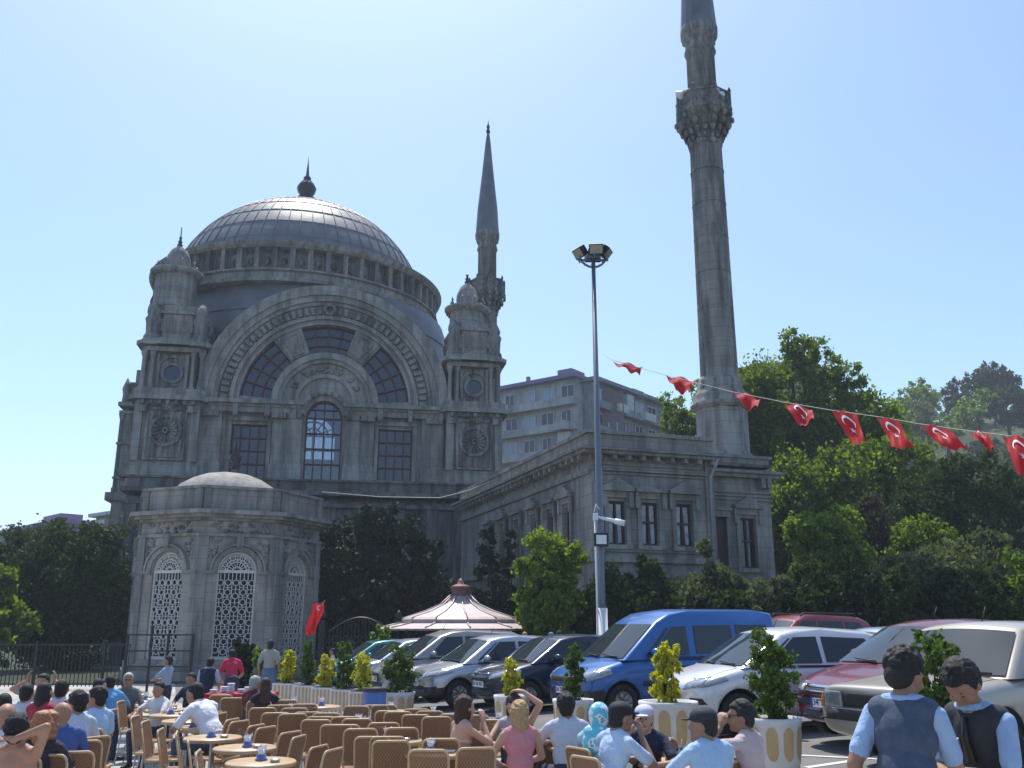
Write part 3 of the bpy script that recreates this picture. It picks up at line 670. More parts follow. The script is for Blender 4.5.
# brick end wall of the long block
b=B(); a=P(578,376,105); b.M=Matrix.Translation((a.x,a.y,0))@Matrix.Rotation(R(10),4,'Z'); b.box(0,5.5,0,9,-2,a.z-1.6); b.box(3.2,3.9,2,3,a.z-1.6,a.z-.3)
t=empty('apartment_block',(a.x,a.y,0),0,'narrow dark brick block butted against the end of the long beige one','building'); 
o=b.build('wall',BRK,t); o.location=(-a.x,-a.y,0)
for r in range(3):
    b=B(Matrix.Translation((0,0,0))@Matrix.Rotation(R(10),4,'Z')); b.mi=0; b.box(.5,4.6,-.06,-.003,a.z-7-r*3,a.z-5.6-r*3); b.mi=1
    for q in range(5): b.box(.45+q*1.02,.57+q*1.02,-.12,-.06,a.z-7-r*3,a.z-5.5-r*3)
    b.build('window',[GLD,PALE],t)
a=P(908,410,190); t=empty('hill_house',(a.x,a.y,0),R(15),'grey house roof peeking over the wooded hilltop','house')
b=B(); b.box(-6,6,0,8,a.z-12,a.z-1.5); b.build('wall',CON2,t); b=B(); b.prism([(-8,a.z-1.5),(8,a.z-1.5),(5,a.z+2),(-2,a.z+1)],-.6,8.6); b.build('roof',CON2,t)
# ---------------------------------------------------------------- trees
def leaves(name,m,lobes,n,leaf,parent,seed=0,dens=1.0,inner=.0):
    r=np.random.default_rng(seed); V=[];tot=sum(l[1][0]*l[1][2] for l in lobes)
    for c,rad in lobes:
        k=max(60,int(n*rad[0]*rad[2]/tot)); nc=max(14,k//60)
        d=r.normal(size=(nc,3)); d/=np.linalg.norm(d,axis=1)[:,None]; fr=r.uniform(.35,1.0,nc)**.6
        cc=d*fr[:,None]*np.array(rad); cr=np.mean(rad)*r.uniform(.12,.3,nc)
        idx=r.integers(0,nc,k); p=cc[idx]+r.normal(size=(k,3))*cr[idx][:,None]*.55+np.array(c)
        V.append(p)
    p=np.concatenate(V); k=len(p)
    q=r.normal(size=(k,3)); q[:,2]=np.abs(q[:,2])*.6; q/=np.linalg.norm(q,axis=1)[:,None]
    a=np.cross(q,r.normal(size=(k,3))); a/=np.linalg.norm(a,axis=1)[:,None]; bb=np.cross(q,a)
    s=(leaf*r.uniform(.6,1.4,k))[:,None]
    vs=np.stack([p-a*s*.5,p-bb*s*.32+q*s*.1,p+a*s*.5,p+bb*s*.32+q*s*.1],1).reshape(-1,3).astype(np.float32)
    me=bpy.data.meshes.new(name); me.vertices.add(4*k); me.vertices.foreach_set('co',vs.ravel())
    me.loops.add(4*k); me.loops.foreach_set('vertex_index',np.arange(4*k,dtype=np.int32)); me.polygons.add(k)
    me.polygons.foreach_set('loop_start',np.arange(0,4*k,4,dtype=np.int32)); me.update(calc_edges=True); me.validate()
    me.materials.append(m); return link(name,me,parent)
def tree(name,label,cat,D,lobes_px,base_px,m,n=7000,leaf=.22,group=None,dep=.8,zg=0,trunk=.18,seed=None,full=True):
    base=P(base_px,627,D); t=empty(name,(base.x,D,zg),0,label,cat,group)
    lobes=[]
    for i,(px,py,rx,ry) in enumerate(lobes_px):
        c=P(px,py,D); s=MPP(py,D); lobes.append(((c.x-base.x,random.uniform(-.3,.3)*rx*s,c.z-zg),(rx*s,rx*s*dep,ry*s)))
    if cat=='shrub' or full:
        s=MPP(lobes_px[0][1],D); r0=lobes[0][1]; top0=lobes[0][0][2]
        for zz in np.arange(r0[2]*.35,top0-r0[2]*.4,max(.3,r0[2]*.7)): lobes.append(((lobes[0][0][0]+random.uniform(-.2,.2)*r0[0],random.uniform(-.2,.2),zz),(r0[0]*.95,r0[1]*.95,r0[2]*.5)))
        n=int(n*1.3)
    leaves('crown',m,lobes,n,leaf,t,seed=seed if seed is not None else random.randint(0,99999))
    b=B()
    lobes.sort(key=lambda l:-l[1][0]*l[1][2]); top=lobes[0][0]
    b.tube([(0,0,-.1),(top[0]*.3,0,top[2]*.35),(top[0]*.7,top[1]*.6,top[2]*.75),(top[0],top[1],top[2]+lobes[0][1][2]*.5)],[trunk,trunk*.8,trunk*.6,trunk*.15],8)
    for c,rd in lobes:
        for k in range(3):
            e=Vector(c)+Vector((random.uniform(-.7,.7)*rd[0],random.uniform(-.6,.6)*rd[1],random.uniform(-.2,.8)*rd[2]))
            s0=Vector((top[0]*.4,top[1]*.3,top[2]*.45)); mid=(s0+e)/2+Vector((0,0,-.08*(e-s0).length))
            b.tube([s0,mid,e],[trunk*.45,trunk*.3,trunk*.06],6)
    b.build('trunk',BARK,t); return t
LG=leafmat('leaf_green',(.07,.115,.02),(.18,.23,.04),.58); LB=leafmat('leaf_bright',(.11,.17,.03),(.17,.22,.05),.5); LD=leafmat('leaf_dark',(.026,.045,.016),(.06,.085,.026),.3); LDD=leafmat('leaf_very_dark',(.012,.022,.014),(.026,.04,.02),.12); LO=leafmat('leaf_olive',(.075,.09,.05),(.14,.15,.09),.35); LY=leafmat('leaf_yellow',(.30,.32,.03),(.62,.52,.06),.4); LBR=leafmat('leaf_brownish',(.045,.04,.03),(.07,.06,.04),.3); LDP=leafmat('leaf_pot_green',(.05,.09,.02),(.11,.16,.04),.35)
tree('broadleaf_tree','dark spreading tree at the left, behind the iron fence','tree',46,[(60,575,48,46),(20,556,34,30),(95,562,36,38),(25,590,34,40),(105,610,30,38),(60,625,55,30),(70,540,24,18),(100,545,20,18)],62,LD,26000,.2,trunk=.3)
tree('broadleaf_tree','sunlit green tree cut off by the left edge of the photo','tree',42,[(0,590,22,30),(-25,600,30,48),(15,625,28,22)],-8,LG,6000,.25)
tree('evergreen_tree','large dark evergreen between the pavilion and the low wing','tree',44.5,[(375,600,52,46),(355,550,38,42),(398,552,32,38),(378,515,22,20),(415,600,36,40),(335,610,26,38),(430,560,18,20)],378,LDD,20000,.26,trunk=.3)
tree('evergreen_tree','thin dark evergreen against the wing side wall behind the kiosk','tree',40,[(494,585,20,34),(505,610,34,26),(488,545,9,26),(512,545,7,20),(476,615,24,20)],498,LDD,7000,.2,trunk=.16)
tree('broadleaf_tree','round bright green tree clipped into two tiers, left of the lamp mast','tree',31,[(550,548,30,15),(535,562,22,14),(566,560,22,14),(553,590,30,24),(550,612,34,18),(530,600,16,20)],551,LB,15000,.15,trunk=.13)
for i,(px,py,rx,ry,mm,lb) in enumerate([(622,600,34,36,LD,'dark shrub under the wing windows, just right of the lamp mast'),(648,580,14,26,LD,'narrow dark shrub reaching up between the first two wing windows'),(668,608,30,30,LD,'dark rounded shrub above the blue van roof'),(590,612,22,24,LD,'dark shrub hidden partly by the lamp mast')]):
    tree('shrub',lb,'shrub',31.5,[(px,py,rx,ry),(px+8,py+12,rx,ry*.7)],px,mm,5500,.17,trunk=.08)
tree('shrub','grey-green feathery shrub in front of the downpipe corner','shrub',28,[(712,585,22,30),(705,560,9,24),(728,590,16,26),(745,600,18,26),(696,600,20,20)],714,LO,8000,.15,trunk=.08)
tree('broadleaf_tree','big sunlit plane tree right of the tall minaret','tree',54,[(790,395,46,44),(748,402,26,34),(742,440,26,30),(800,350,24,22),(760,430,40,46),(840,430,46,46),(800,480,60,50),(870,420,34,36),(760,385,26,26),(850,380,20,20),(820,370,22,24)],800,LG,52000,.24,trunk=.45)
tree('broadleaf_tree','green tree showing left of the tall minaret over the wing roof','tree',52,[(690,412,26,20),(672,408,16,14),(676,425,20,14),(712,395,20,26),(690,440,30,20)],700,LB,14000,.2,trunk=.3)
tree('broadleaf_tree','broad green tree right of the wing end, behind the flag line','tree',46,[(800,500,34,50),(860,480,44,40),(780,540,26,50),(905,470,34,36),(830,540,40,40)],815,LG,36000,.22,trunk=.4)
tree('broadleaf_tree','bright lime-green tree low down right of the wing end','tree',33,[(828,545,34,30),(806,530,22,20),(845,520,20,16),(812,568,24,22),(850,560,26,24)],828,LB,22000,.15,trunk=.16)
tree('pine_tree','dark umbrella pine on the right under the last flags','tree',42,[(930,500,40,34),(970,480,40,26),(945,540,60,34),(990,520,44,36),(900,540,26,34),(1020,500,26,30)],945,LD,30000,.18,trunk=.3)
tree('broadleaf_tree','brownish thin tree between the lime tree and the dark pine','tree',40,[(870,520,28,26),(880,545,28,28)],872,LBR,5500,.22,trunk=.2)
tree('broadleaf_tree','round mid-green tree in front of the dark pine','tree',36,[(925,535,26,22),(905,545,22,20),(945,550,20,20)],925,LG,8000,.17,trunk=.2)
tree('magnolia_tree','glossy-leaved magnolia above the red cars','tree',30,[(960,565,46,20),(910,575,40,22),(990,545,26,18),(890,590,22,20),(1010,580,30,24),(945,590,50,20)],945,LO,13000,.17,trunk=.2)
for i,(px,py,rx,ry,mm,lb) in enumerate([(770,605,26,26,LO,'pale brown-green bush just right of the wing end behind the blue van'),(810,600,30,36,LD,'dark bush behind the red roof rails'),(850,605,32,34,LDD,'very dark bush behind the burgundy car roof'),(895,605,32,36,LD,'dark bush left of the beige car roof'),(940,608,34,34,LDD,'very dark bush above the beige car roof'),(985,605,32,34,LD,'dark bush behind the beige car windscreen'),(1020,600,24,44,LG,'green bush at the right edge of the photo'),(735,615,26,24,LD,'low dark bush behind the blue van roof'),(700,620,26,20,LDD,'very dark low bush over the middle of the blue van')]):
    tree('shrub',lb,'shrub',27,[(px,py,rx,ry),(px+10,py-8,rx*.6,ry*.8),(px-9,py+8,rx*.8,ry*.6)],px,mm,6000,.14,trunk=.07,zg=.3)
tree('shrub','bright green bush beside the kiosk at the gate','shrub',30,[(380,636,9,12),(386,645,9,10)],382,LB,1500,.11,trunk=.04)
tree('shrub','dark clipped bush in front of the pavilion middle window','shrub',27,[(243,652,15,14),(240,664,16,12)],242,LDD,3500,.11,trunk=.05)
tree('shrub','green clipped bush left of the man in grey standing before the pavilion','shrub',26,[(262,655,10,9),(264,665,10,9)],263,LB,2000,.1,trunk=.05)
tree('shrub','small green bush right of the man in grey standing before the pavilion','shrub',26,[(286,660,8,8),(288,668,8,8)],287,LG,1500,.1,trunk=.05)
for i,(px,D,mm) in enumerate([(1065,40,LD),(1125,37,LG),(1180,42,LD),(1235,38,LG),(1080,27,LD),(1150,27,LDD)]):
    tree('broadleaf_tree','tree standing just beyond the right edge of the photo, %s outwards'%('first','second','third','fourth','fifth, low and nearer','sixth, low and nearer')[i],'tree',D,[(px,560 if D>30 else 600,46,50 if D>30 else 36),(px+20,520 if D>30 else 590,34,36),(px-22,590,36,36)],px,mm,9000,.22,trunk=.2)
# bare tree
a=P(770,395,60); t=empty('bare_tree',(a.x,60,0),0,'leafless twiggy tree top above the plane tree','tree'); b=B()
b.tube([(0,0,0),(.1,0,a.z-3)],[.25,.12],7)
for k in range(34):
    an=random.uniform(0,6.28); r_=random.uniform(.6,2.2); z=a.z-random.uniform(1,4); b.tube([(0.1,0,z),(r_*.5*math.cos(an),r_*.5*math.sin(an),z+1.4),(r_*math.cos(an),r_*math.sin(an),z+random.uniform(2.4,4.6))],[.06,.04,.015],5)
b.build('trunk',BARK,t)
# wooded hillside: individual trees sharing four shapes
protos=[]
for k,(m,lf) in enumerate(((LG,.5),(LD,.5),(LG,.55),(LO,.5))):
    t=empty('hillside_tree',(0,-400,0)); 
    lobes=[((0,0,5.5),(3.2,3.2,3.0)),((1.4,.6,7.4),(2,2,1.8)),((-1.5,-.6,6.6),(2.1,2.1,1.9)),((.3,-1.4,4.4),(2.6,2.4,1.8))]
    leaves('crown',m,lobes,2600,lf,t,seed=50+k); b=B(); b.tube([(0,0,-1),(.2,0,3),(0,0,6.5)],[.35,.25,.08],6); b.build('trunk',BARK,t); protos.append(t)
slots=[]; hcount={}
for j,(D,py0) in enumerate(((182,None),(165,None),(148,None),(130,None),(112,None),(96,None),(84,None))):
    for px in range(852+((j*13)%22),1075,int(30-j*0.5)):
        x=P(px,627,D).x+random.uniform(-1.5,1.5); y=D+random.uniform(-4,4); slots.append((x,y,hz(x,y)))
for D in (150,120): 
    for px in range(655,860,34): x=P(px,627,D).x; slots.append((x,D,hz(x,D)))
first=set(); hl_=[]
for i,(x,y,z) in enumerate(slots):
    k=random.choice((0,0,1,1,2,3)); s=random.uniform(.75,1.15)
    if k not in first: o=protos[k]; first.add(k)
    else: o=copy_tree(protos[k])
    o.location=(x,y,z-.3); o.scale=(s,s,s*random.uniform(.85,1.1)); o.rotation_euler=(0,0,random.uniform(0,6.28))
    tag(o,['mid-green leafy tree on the far wooded hillside','dark green tree on the far wooded hillside','large-leaved green tree on the far wooded hillside','greyish olive tree on the far wooded hillside'][k],'tree','trees covering the hillside at the right')
    hcount[k]=hcount.get(k,0)+1; hl_.append((o,k,x,y))
TK=['mid-green leafy tree','dark green tree','large-leaved green tree','greyish olive tree']
ORDS=['first','second','third','fourth','fifth','sixth','seventh','eighth','ninth','tenth','eleventh','twelfth','thirteenth','fourteenth','fifteenth','sixteenth','seventeenth','eighteenth','nineteenth','twentieth','last']
for ri,(ya,yc) in enumerate(((0,90),(90,104),(104,120),(120,139),(139,156),(156,173),(173,400))):
    for i,(o,k,x,y) in enumerate(sorted([q for q in hl_ if ya<=q[3]<yc],key=lambda q:q[2]/q[3])):
        o['label']='%s, %s from the left in the %s row up the wooded hillside'%(TK[k],ORDS[min(i,20)],ORDS[ri])
for k,o in enumerate(protos):
    if k not in first: bpy.data.objects.remove(o)
# ---------------------------------------------------------------- low wall, gate, fence
RW=mat('red_brown_wall',(.13,.05,.035),rough=.9,var=.25,scale=4)
a=P(486,640,36); c=P(700,640,36)
t=empty('garden_wall',(a.x,36,0),0,'low red-brown wall running behind the parked cars','wall')
b=B(); b.box(0,c.x-a.x,0,.3,-.1,2.0); b.build('wall',RW,t); b=B(); b.box(-.05,c.x-a.x+.05,-.06,.36,2.002,2.1); b.build('coping',RW,t)
def fence(label,x0,x1,y,h,sp=.13,name='iron_fence',post=2.2):
    t=empty(name,(x0,y,0),0,label,'fence'); b=B(); L=x1-x0
    for i in range(int(L/sp)+1): b.box(i*sp-.012,i*sp+.012,-.012,.012,.1,h-.02)
    b.build('bars',DARKM,t)
    b=B(); b.box(0,L,-.025,.025,h-.05,h); b.box(0,L,-.02,.02,.15,.2); b.build('rails',DARKM,t)
    for i in range(int(L/post)+1):
        b=B(); b.box(i*post-.04,i*post+.04,-.04,.04,0,h+.08); b.build('post',DARKM,t)
a=P(-30,643,31); c=P(131,643,31); fence('long black iron fence behind the seated crowd on the left',a.x,c.x,31,1.42)
a=P(128,640,29); c=P(193,640,29)
t=empty('metal_frame',(a.x,29,0),0,'open dark metal frame standing before the left window of the pavilion','frame'); b=B(); L=c.x-a.x
for x in (0,L*.36,L*.62,L): b.box(x-.03,x+.03,-.03,.03,0,1.75 if x!=L*.36 else 2.0)
for z in (.35,.8,1.25,1.72): b.box(0.03,L-.03,-.022,.022,z-.022,z+.022)
b.build('bars',DARKM,t)
a=P(326,640,34.5); c=P(394,640,34.5); L=c.x-a.x
t=empty('iron_gate',(a.x,34.5,0),0,'arched dark wrought iron gate between the pavilion and the kiosk','gate')
b=B()
for i in range(20): 
    x=L*i/19; b.box(x-.02,x+.02,-.02,.02,0,1.7+.55*math.sin(math.pi*i/19))
b.tube([(L*i/20,0,1.7+.57*math.sin(math.pi*i/20)) for i in range(21)],.045,6); b.box(0,L,-.03,.03,1.2,1.26); b.box(0,L,-.03,.03,.2,.26)
for k in range(6):
    b.ring(.1,.15,0,359.9,-.03,.03,12,cx=L*(.14+k*.145),cz=1.5); b.ring(.14,.18,0,359.9,-.03,.03,12,cx=L*(.14+k*.145),cz=.9)
b.build('bars',DARKM,t)
for x in (-.15,L+.15): b=B(); b.box(x-.12,x+.12,-.12,.12,0,2.2); b.lathe([(.1,2.2),(.16,2.35),(.05,2.5),(0,2.55)],8,(x,0)); b.build('post',DARKM,t)
# ---------------------------------------------------------------- kiosk
kc=P(460,620,33); K=empty('kiosk',(kc.x,33,0),R(10),'small round refreshment kiosk with a pale tent-shaped metal roof','kiosk')
CU=mat('kiosk_roof_metal',(.42,.35,.34),rough=.5,metal=.3,var=.12,scale=3); KB=mat('kiosk_dark_wood',(.05,.03,.025),var=.2)
b=B(); b.lathe([(2.84,1.84),(2.88,1.9),(2.0,2.08),(1.98,2.1)],12,sm=False); b.lathe([(1.98,2.08),(2.02,2.2),(1.9,2.28),(1.2,2.48),(.7,2.7),(.42,2.88),(.32,3.02)],12,sm=False)
for k in range(12):
    a=R(30*k); b.tube([(r_*math.cos(a),r_*math.sin(a),z+.01) for r_,z in ((2.8,1.92),(2.0,2.09))],.03,5); b.tube([(r_*math.cos(a),r_*math.sin(a),z+.01) for r_,z in ((2.0,2.23),(1.2,2.48),(.7,2.7),(.34,3.02))],.03,5)
b.build('roof',CU,K)
b=B(); b.lathe([(.3,2.98),(.36,3.02),(.3,3.08),(.33,3.25),(.4,3.3),(.3,3.34),(.12,3.42),(.1,3.5),(0,3.62)],12); b.build('finial',mat('kiosk_finial',(.2,.1,.1),metal=.4,var=.1),K)
b=B()
for k in range(48): a=2*math.pi*k/48; b.cone((2.74*math.cos(a),2.74*math.sin(a),1.86),(2.74*math.cos(a),2.74*math.sin(a),1.75),.05,.01,5)
b.build('eaves_fringe',KB,K)
b=B(); b.lathe([(2.1,0),(2.1,1.0),(2.15,1.02),(2.15,1.1),(2.0,1.12)],12,sm=False); b.build('counter',KB,K)
b=B()
for k in range(12): a=R(30*k); b.cone((2.1*math.cos(a),2.1*math.sin(a),1.0),(2.1*math.cos(a),2.1*math.sin(a),1.9),.06,.06,6)
b.lathe([(1.2,0),(1.2,1.9)],12,sm=False); b.build('posts',KB,K)
# white boards and chairs stacked by the kiosk
for i,px in enumerate((497,504,513)):
    a=P(px,636,27); b=B(Matrix.Translation((a.x,27,0))@Matrix.Rotation(R(12-9*i),4,'Y')); zz=a.z
    b.mi=0; b.box(-.13,.13,-.02,.02,zz-.16,zz+.14); b.mi=1; b.box(-.09,.09,-.03,-.021,zz-.11,zz+.09); b.mi=0; b.box(-.02,.02,0,.03,.2,zz-.16); b.box(-.15,.15,-.1,.12,.12,.2)
    tag(b.build('display_stand',[WHITE,DARKM]),['leaning white frame, leftmost of three beside the kiosk','white framed board in the middle of three beside the kiosk','white framed board, rightmost of three beside the kiosk'][i],'stand')
# ---------------------------------------------------------------- lamp mast
pt=P(594.5,256,24); pb=P(601,640,24)
mx_=(pt.x+pb.x)/2; L=empty('lamp_mast',(mx_,24,gz(mx_,24)),0,'tall grey floodlight mast with a white painted foot and camera box','lamp mast'); zt=pt.z-.1-gz(mx_,24); zw=P(601,608,24).z-gz(mx_,24)
b=B(); b.lathe([(.115,zw),(.1,zw+.2),(.055,zt)],16); b.build('pole',GREY,L)
b=B(); b.lathe([(.24,0),(.24,.05),(.15,.08),(.14,zw)],16); b.build('painted_foot',WHITE,L)
b=B(); b.ring(.36,.41,180,360,-.03,.03,10,cz=zt+.15); b.box(-.42,.42,-.03,.03,zt-.05,zt); b.box(-.03,.03,-.4,.4,zt-.05,zt); b.box(-.2,.2,-.15,.15,zt,zt+.12); b.build('crossbar',GREY,L)
FL=mat('floodlight_glass',(.3,.27,.22),rough=.15,var=.1)
for dx,dy,yaw,tilt in ((-.42,.05,60,55),(.08,-.25,5,62),(.42,.05,-70,50),(.0,.4,180,55)):
    M=Matrix.Translation((dx*.85,dy*.85,zt+.2))@Matrix.Scale(.75,4)@Matrix.Rotation(R(-yaw),4,'Z')@Matrix.Rotation(R(90-tilt),4,'X')
    b=B(M); b.mi=0; b.box(-.27,.27,-.1,.14,-.17,.22); b.box(-.16,.16,.14,.24,-.08,.12); b.mi=1; b.box(-.23,.23,-.115,-.102,-.13,.18); b.mi=0; b.box(-.3,-.27,-.02,.02,-.3,.05); b.box(.27,.3,-.02,.02,-.3,.05); b.box(-.3,.3,-.02,.02,-.32,-.3); b.build('floodlight',[DARKM,FL],L)
def zat(py): return P(601,py,24).z-gz(mx_,24)
b=B(); b.mi=0; b.box(-.17,.19,-.28,-.16,zat(547),zat(534)); b.mi=1; b.box(-.12,.14,-.287,-.281,zat(545),zat(536)); b.build('floodlight',[DARKM,WHITE],L)
b=B(); b.mi=0; b.box(-.18,-.06,-.25,-.1,zat(521),zat(514)); b.cone((-.05,-.2,zat(518)),(.5,-.34,zat(524)),.035,.06,8); b.cone((.36,-.32,zat(522.5)),(.6,-.38,zat(525)),.075,.075,8); b.tube([(0,-.1,zat(510)),(-.1,-.15,zat(505)),(-.15,-.15,zat(512))],.015,5); b.build('security_camera',WHITE,L)
b=B(); b.tube([(-.12,-.12,.1),(-.13,-.12,zat(516))],.025,6); b.build('conduit',WHITE,L)
# ---------------------------------------------------------------- flags
def flagmat():
    m=bpy.data.materials.new('flag_red'); m.use_nodes=True; n=m.node_tree.nodes; l=m.node_tree.links; p=n['Principled BSDF']; p.inputs['Base Color'].default_value=(.55,.02,.025,1); p.inputs['Roughness'].default_value=.7
    t=n.new('ShaderNodeBsdfTranslucent'); t.inputs[0].default_value=(.7,.02,.02,1); mx=n.new('ShaderNodeMixShader'); mx.inputs[0].default_value=.45
    l.new(p.outputs[0],mx.inputs[1]); l.new(t.outputs[0],mx.inputs[2]); l.new(mx.outputs[0],n['Material Output'].inputs['Surface']); return m
FR=flagmat(); FW=mat('flag_white',(.8,.78,.78),var=0)
RP=[(601,352,24),(612,360,23),(665,375,21),(733,392,19),(783,402,17.5),(830,410,16.3),(880,417,15.2),(920,424,14.5),(970,431,13.6),(1003,435,13),(1050,441,12.3)]
rp=[P(*q) for q in RP]; b=B(); b.tube(rp,.007,5); tag(b.build('bunting_rope',mat('rope',(.4,.38,.34),var=.1)),'thin rope carrying red flags from the lamp mast to the right edge','rope')
FL9=[((613,361),(643,367),(640,373),(624,370),23,.15,0),((666,375),(696,381),(690,388),(676,391),21,.3,0),((733,391),(761,399),(757,407),(744,405),19,.25,0),((783,402),(812,409),(815,422),(800,425),17.4,.25,1),((831,410),(856,413),(867,443),(853,446),16.2,.15,1),((876,417),(898,420),(914,448),(894,450),15.1,.15,1),((920,424),(946,428),(966,447),(944,450),14.3,.2,1),((969,431),(989,434),(992,443),(983,446),13.5,.3,1),((1002,435),(1031,439),(1042,470),(1018,475),12.9,.12,1)]
FLL=['limp red flag nearest the lamp mast, first on the rope','small folded red flag second along the rope from the lamp mast','folded red flag crossing in front of the tall minaret','half-twisted red flag with a crescent, just right of the tall minaret','open red flag with crescent and star hanging steeply before the plane tree','red flag with crescent and star, sixth along the rope from the mast','red flag with crescent and star streaming lowest right of centre, seventh from the mast','small crumpled red flag between two open ones near the right end','large red flag with crescent cut by the right edge of the photo']
for i,(tl,tr,br,bl,D,wv,em) in enumerate(FL9):
    q=[P(*tl,D),P(*tr,D-.35),P(*br,D-.35-.5),P(*bl,D-.5)]; o0=q[0]
    nrm=(q[1]-q[0]).cross(q[3]-q[0]).normalized()
    def S(u,v): # u along the rope, v down the fly
        p=(q[0]*(1-u)+q[1]*u)*(1-v)+(q[3]*(1-u)+q[2]*u)*v
        return p-o0+nrm*(wv*.35*v*math.sin(5.5*v+2.3*u+i)+.05*math.sin(9*u+4*v))
    t=empty('flag',o0,0,FLL[i],'flag','red flags strung on the rope')
    b=B(); g=[[b.v(S(u/10,v/14)) for u in range(11)] for v in range(15)]
    for r_,k in zip(g,g[1:]):
        for a in range(10): b.f([r_[a],r_[a+1],k[a+1],k[a]],True)
    b.build('cloth',FR,t)
    if em:
        for side in (1,-1):
            b=B(); off=nrm*.012*side
            def E(x,y): return S(.5+x,y/1.5)+off
            n=22; o_=[];in_=[]
            for k in range(n+1):
                a=R(42+(360-84)*k/n)   # opening towards the fly
                o_.append(b.v(E(.25*math.sin(a),.5+.25*math.cos(a))))
            for k in range(n+1):
                a=R(57+(360-114)*k/n); in_.append(b.v(E(.2*math.sin(a),.5625+.2*math.cos(a))))
            for k in range(n): b.f([o_[k],o_[k+1],in_[k+1],in_[k]])
            st=[b.v(E((.125 if k%2==0 else .05)*math.sin(R(36*k+180)),.84+(.125 if k%2==0 else .05)*math.cos(R(36*k+180)))) for k in range(10)]
            cc=b.v(E(0,.84))
            for k in range(10): b.f([cc,st[k],st[(k+1)%10]])
            b.build('crescent_and_star',FW,t)
# red flag on the pavilion corner
a=P(318,605,33); t=empty('wall_flag',(a.x,33,0),0,'drooping red flag on a short pole at the pavilion corner','flag'); b=B(); p0=Vector((-.35,0,a.z-1.1)); p1=Vector((.25,-.1,a.z+.15)); b.tube([p0,p1],.02,6); b.build('pole',GREY,t)
b=B(); g=[]
for v in range(13):
    g.append([b.v((.22-.42*u/8*(1-.2*v/12)-.2*v/12+.05*math.sin(v*.5),-.1+.09*math.sin(u*1.1+v*.3),a.z+.1-(v/12)*1.05-.08*(u/8))) for u in range(9)])
for r_,k in zip(g,g[1:]):
    for u in range(8): b.f([r_[u],r_[u+1],k[u+1],k[u]],True)
b.build('cloth',FR,t)
b=B(); 
for k in range(14):
    pass
n=14;o_=[];in_=[]
for k in range(n+1):
    a1=R(40+280*k/n); o_.append(b.v((.08+.07*math.cos(a1),-.2,a.z-.1+.09*math.sin(a1))))
for k in range(n+1):
    a1=R(55+250*k/n); in_.append(b.v((.095+.05*math.cos(a1),-.2,a.z-.1+.065*math.sin(a1))))
for k in range(n): b.f([o_[k],o_[k+1],in_[k+1],in_[k]])
b.build('crescent',FW,t)
# cables strung along the buildings
b=B(); pts=[P(322,492,50),P(380,497,50),P(440,498,50),P(470,490,48),P(520,468,42),P(570,447,36)]; b.tube(pts,.03,5); tag(b.build('cable',mat('pale_cable',(.5,.46,.4),var=0)),'thin pale cable sagging along the cornice of the low wing','cable')

HZ=bpy.data.materials.new('haze'); HZ.use_nodes=True; n=HZ.node_tree.nodes; l=HZ.node_tree.links; n.remove(n['Principled BSDF']); v=n.new('ShaderNodeVolumePrincipled'); v.inputs['Color'].default_value=(.8,.88,1,1); v.inputs['Density'].default_value=.0007; v.inputs['Anisotropy'].default_value=.1
l.new(v.outputs[0],n['Material Output'].inputs['Volume'])
b=B(); b.box(-905,905,-65,2505,-4.5,62); tag(b.build('haze',HZ),kind='stuff')
# ---------------------------------------------------------------- cars
def paint(name,col,metal=.3,rough=.3): 
    m=mat(name,col,rough=rough,metal=metal,var=0,coat=.6); m.node_tree.nodes['Principled BSDF'].inputs['Coat Roughness'].default_value=.08; return m
RUB=mat('tyre_rubber',(.018,.018,.018),rough=.85,var=.2,scale=20); RIM=mat('wheel_rim',(.35,.35,.36),rough=.4,metal=.7,var=.1); BLK=mat('black_plastic',(.025,.025,.027),rough=.6,var=.1)
CGL=mat('car_glass',(.022,.032,.036),rough=.05,var=0,spec=.6,coat=0); LAMP=mat('headlight_glass',(.28,.31,.34),rough=.12,metal=.3,var=.25,scale=14,coat=1); ORG=mat('indicator_orange',(.6,.18,.03),rough=.2,var=0); CHR=mat('chrome',(.6,.6,.62),rough=.15,metal=1,var=0); PLT=mat('plate_white',(.75,.75,.74),rough=.5,var=0); TXT=mat('plate_text',(.02,.02,.03),var=0); EUB=mat('plate_blue',(.02,.05,.35),var=0)
SEAT=mat('seat_cloth',(.03,.03,.035),rough=.9,var=.2)
dg=None
def evalmesh(o,name):
    dgx=bpy.context.evaluated_depsgraph_get(); dgx.update(); me=bpy.data.meshes.new_from_object(o.evaluated_get(dgx)); me.name=name; return me
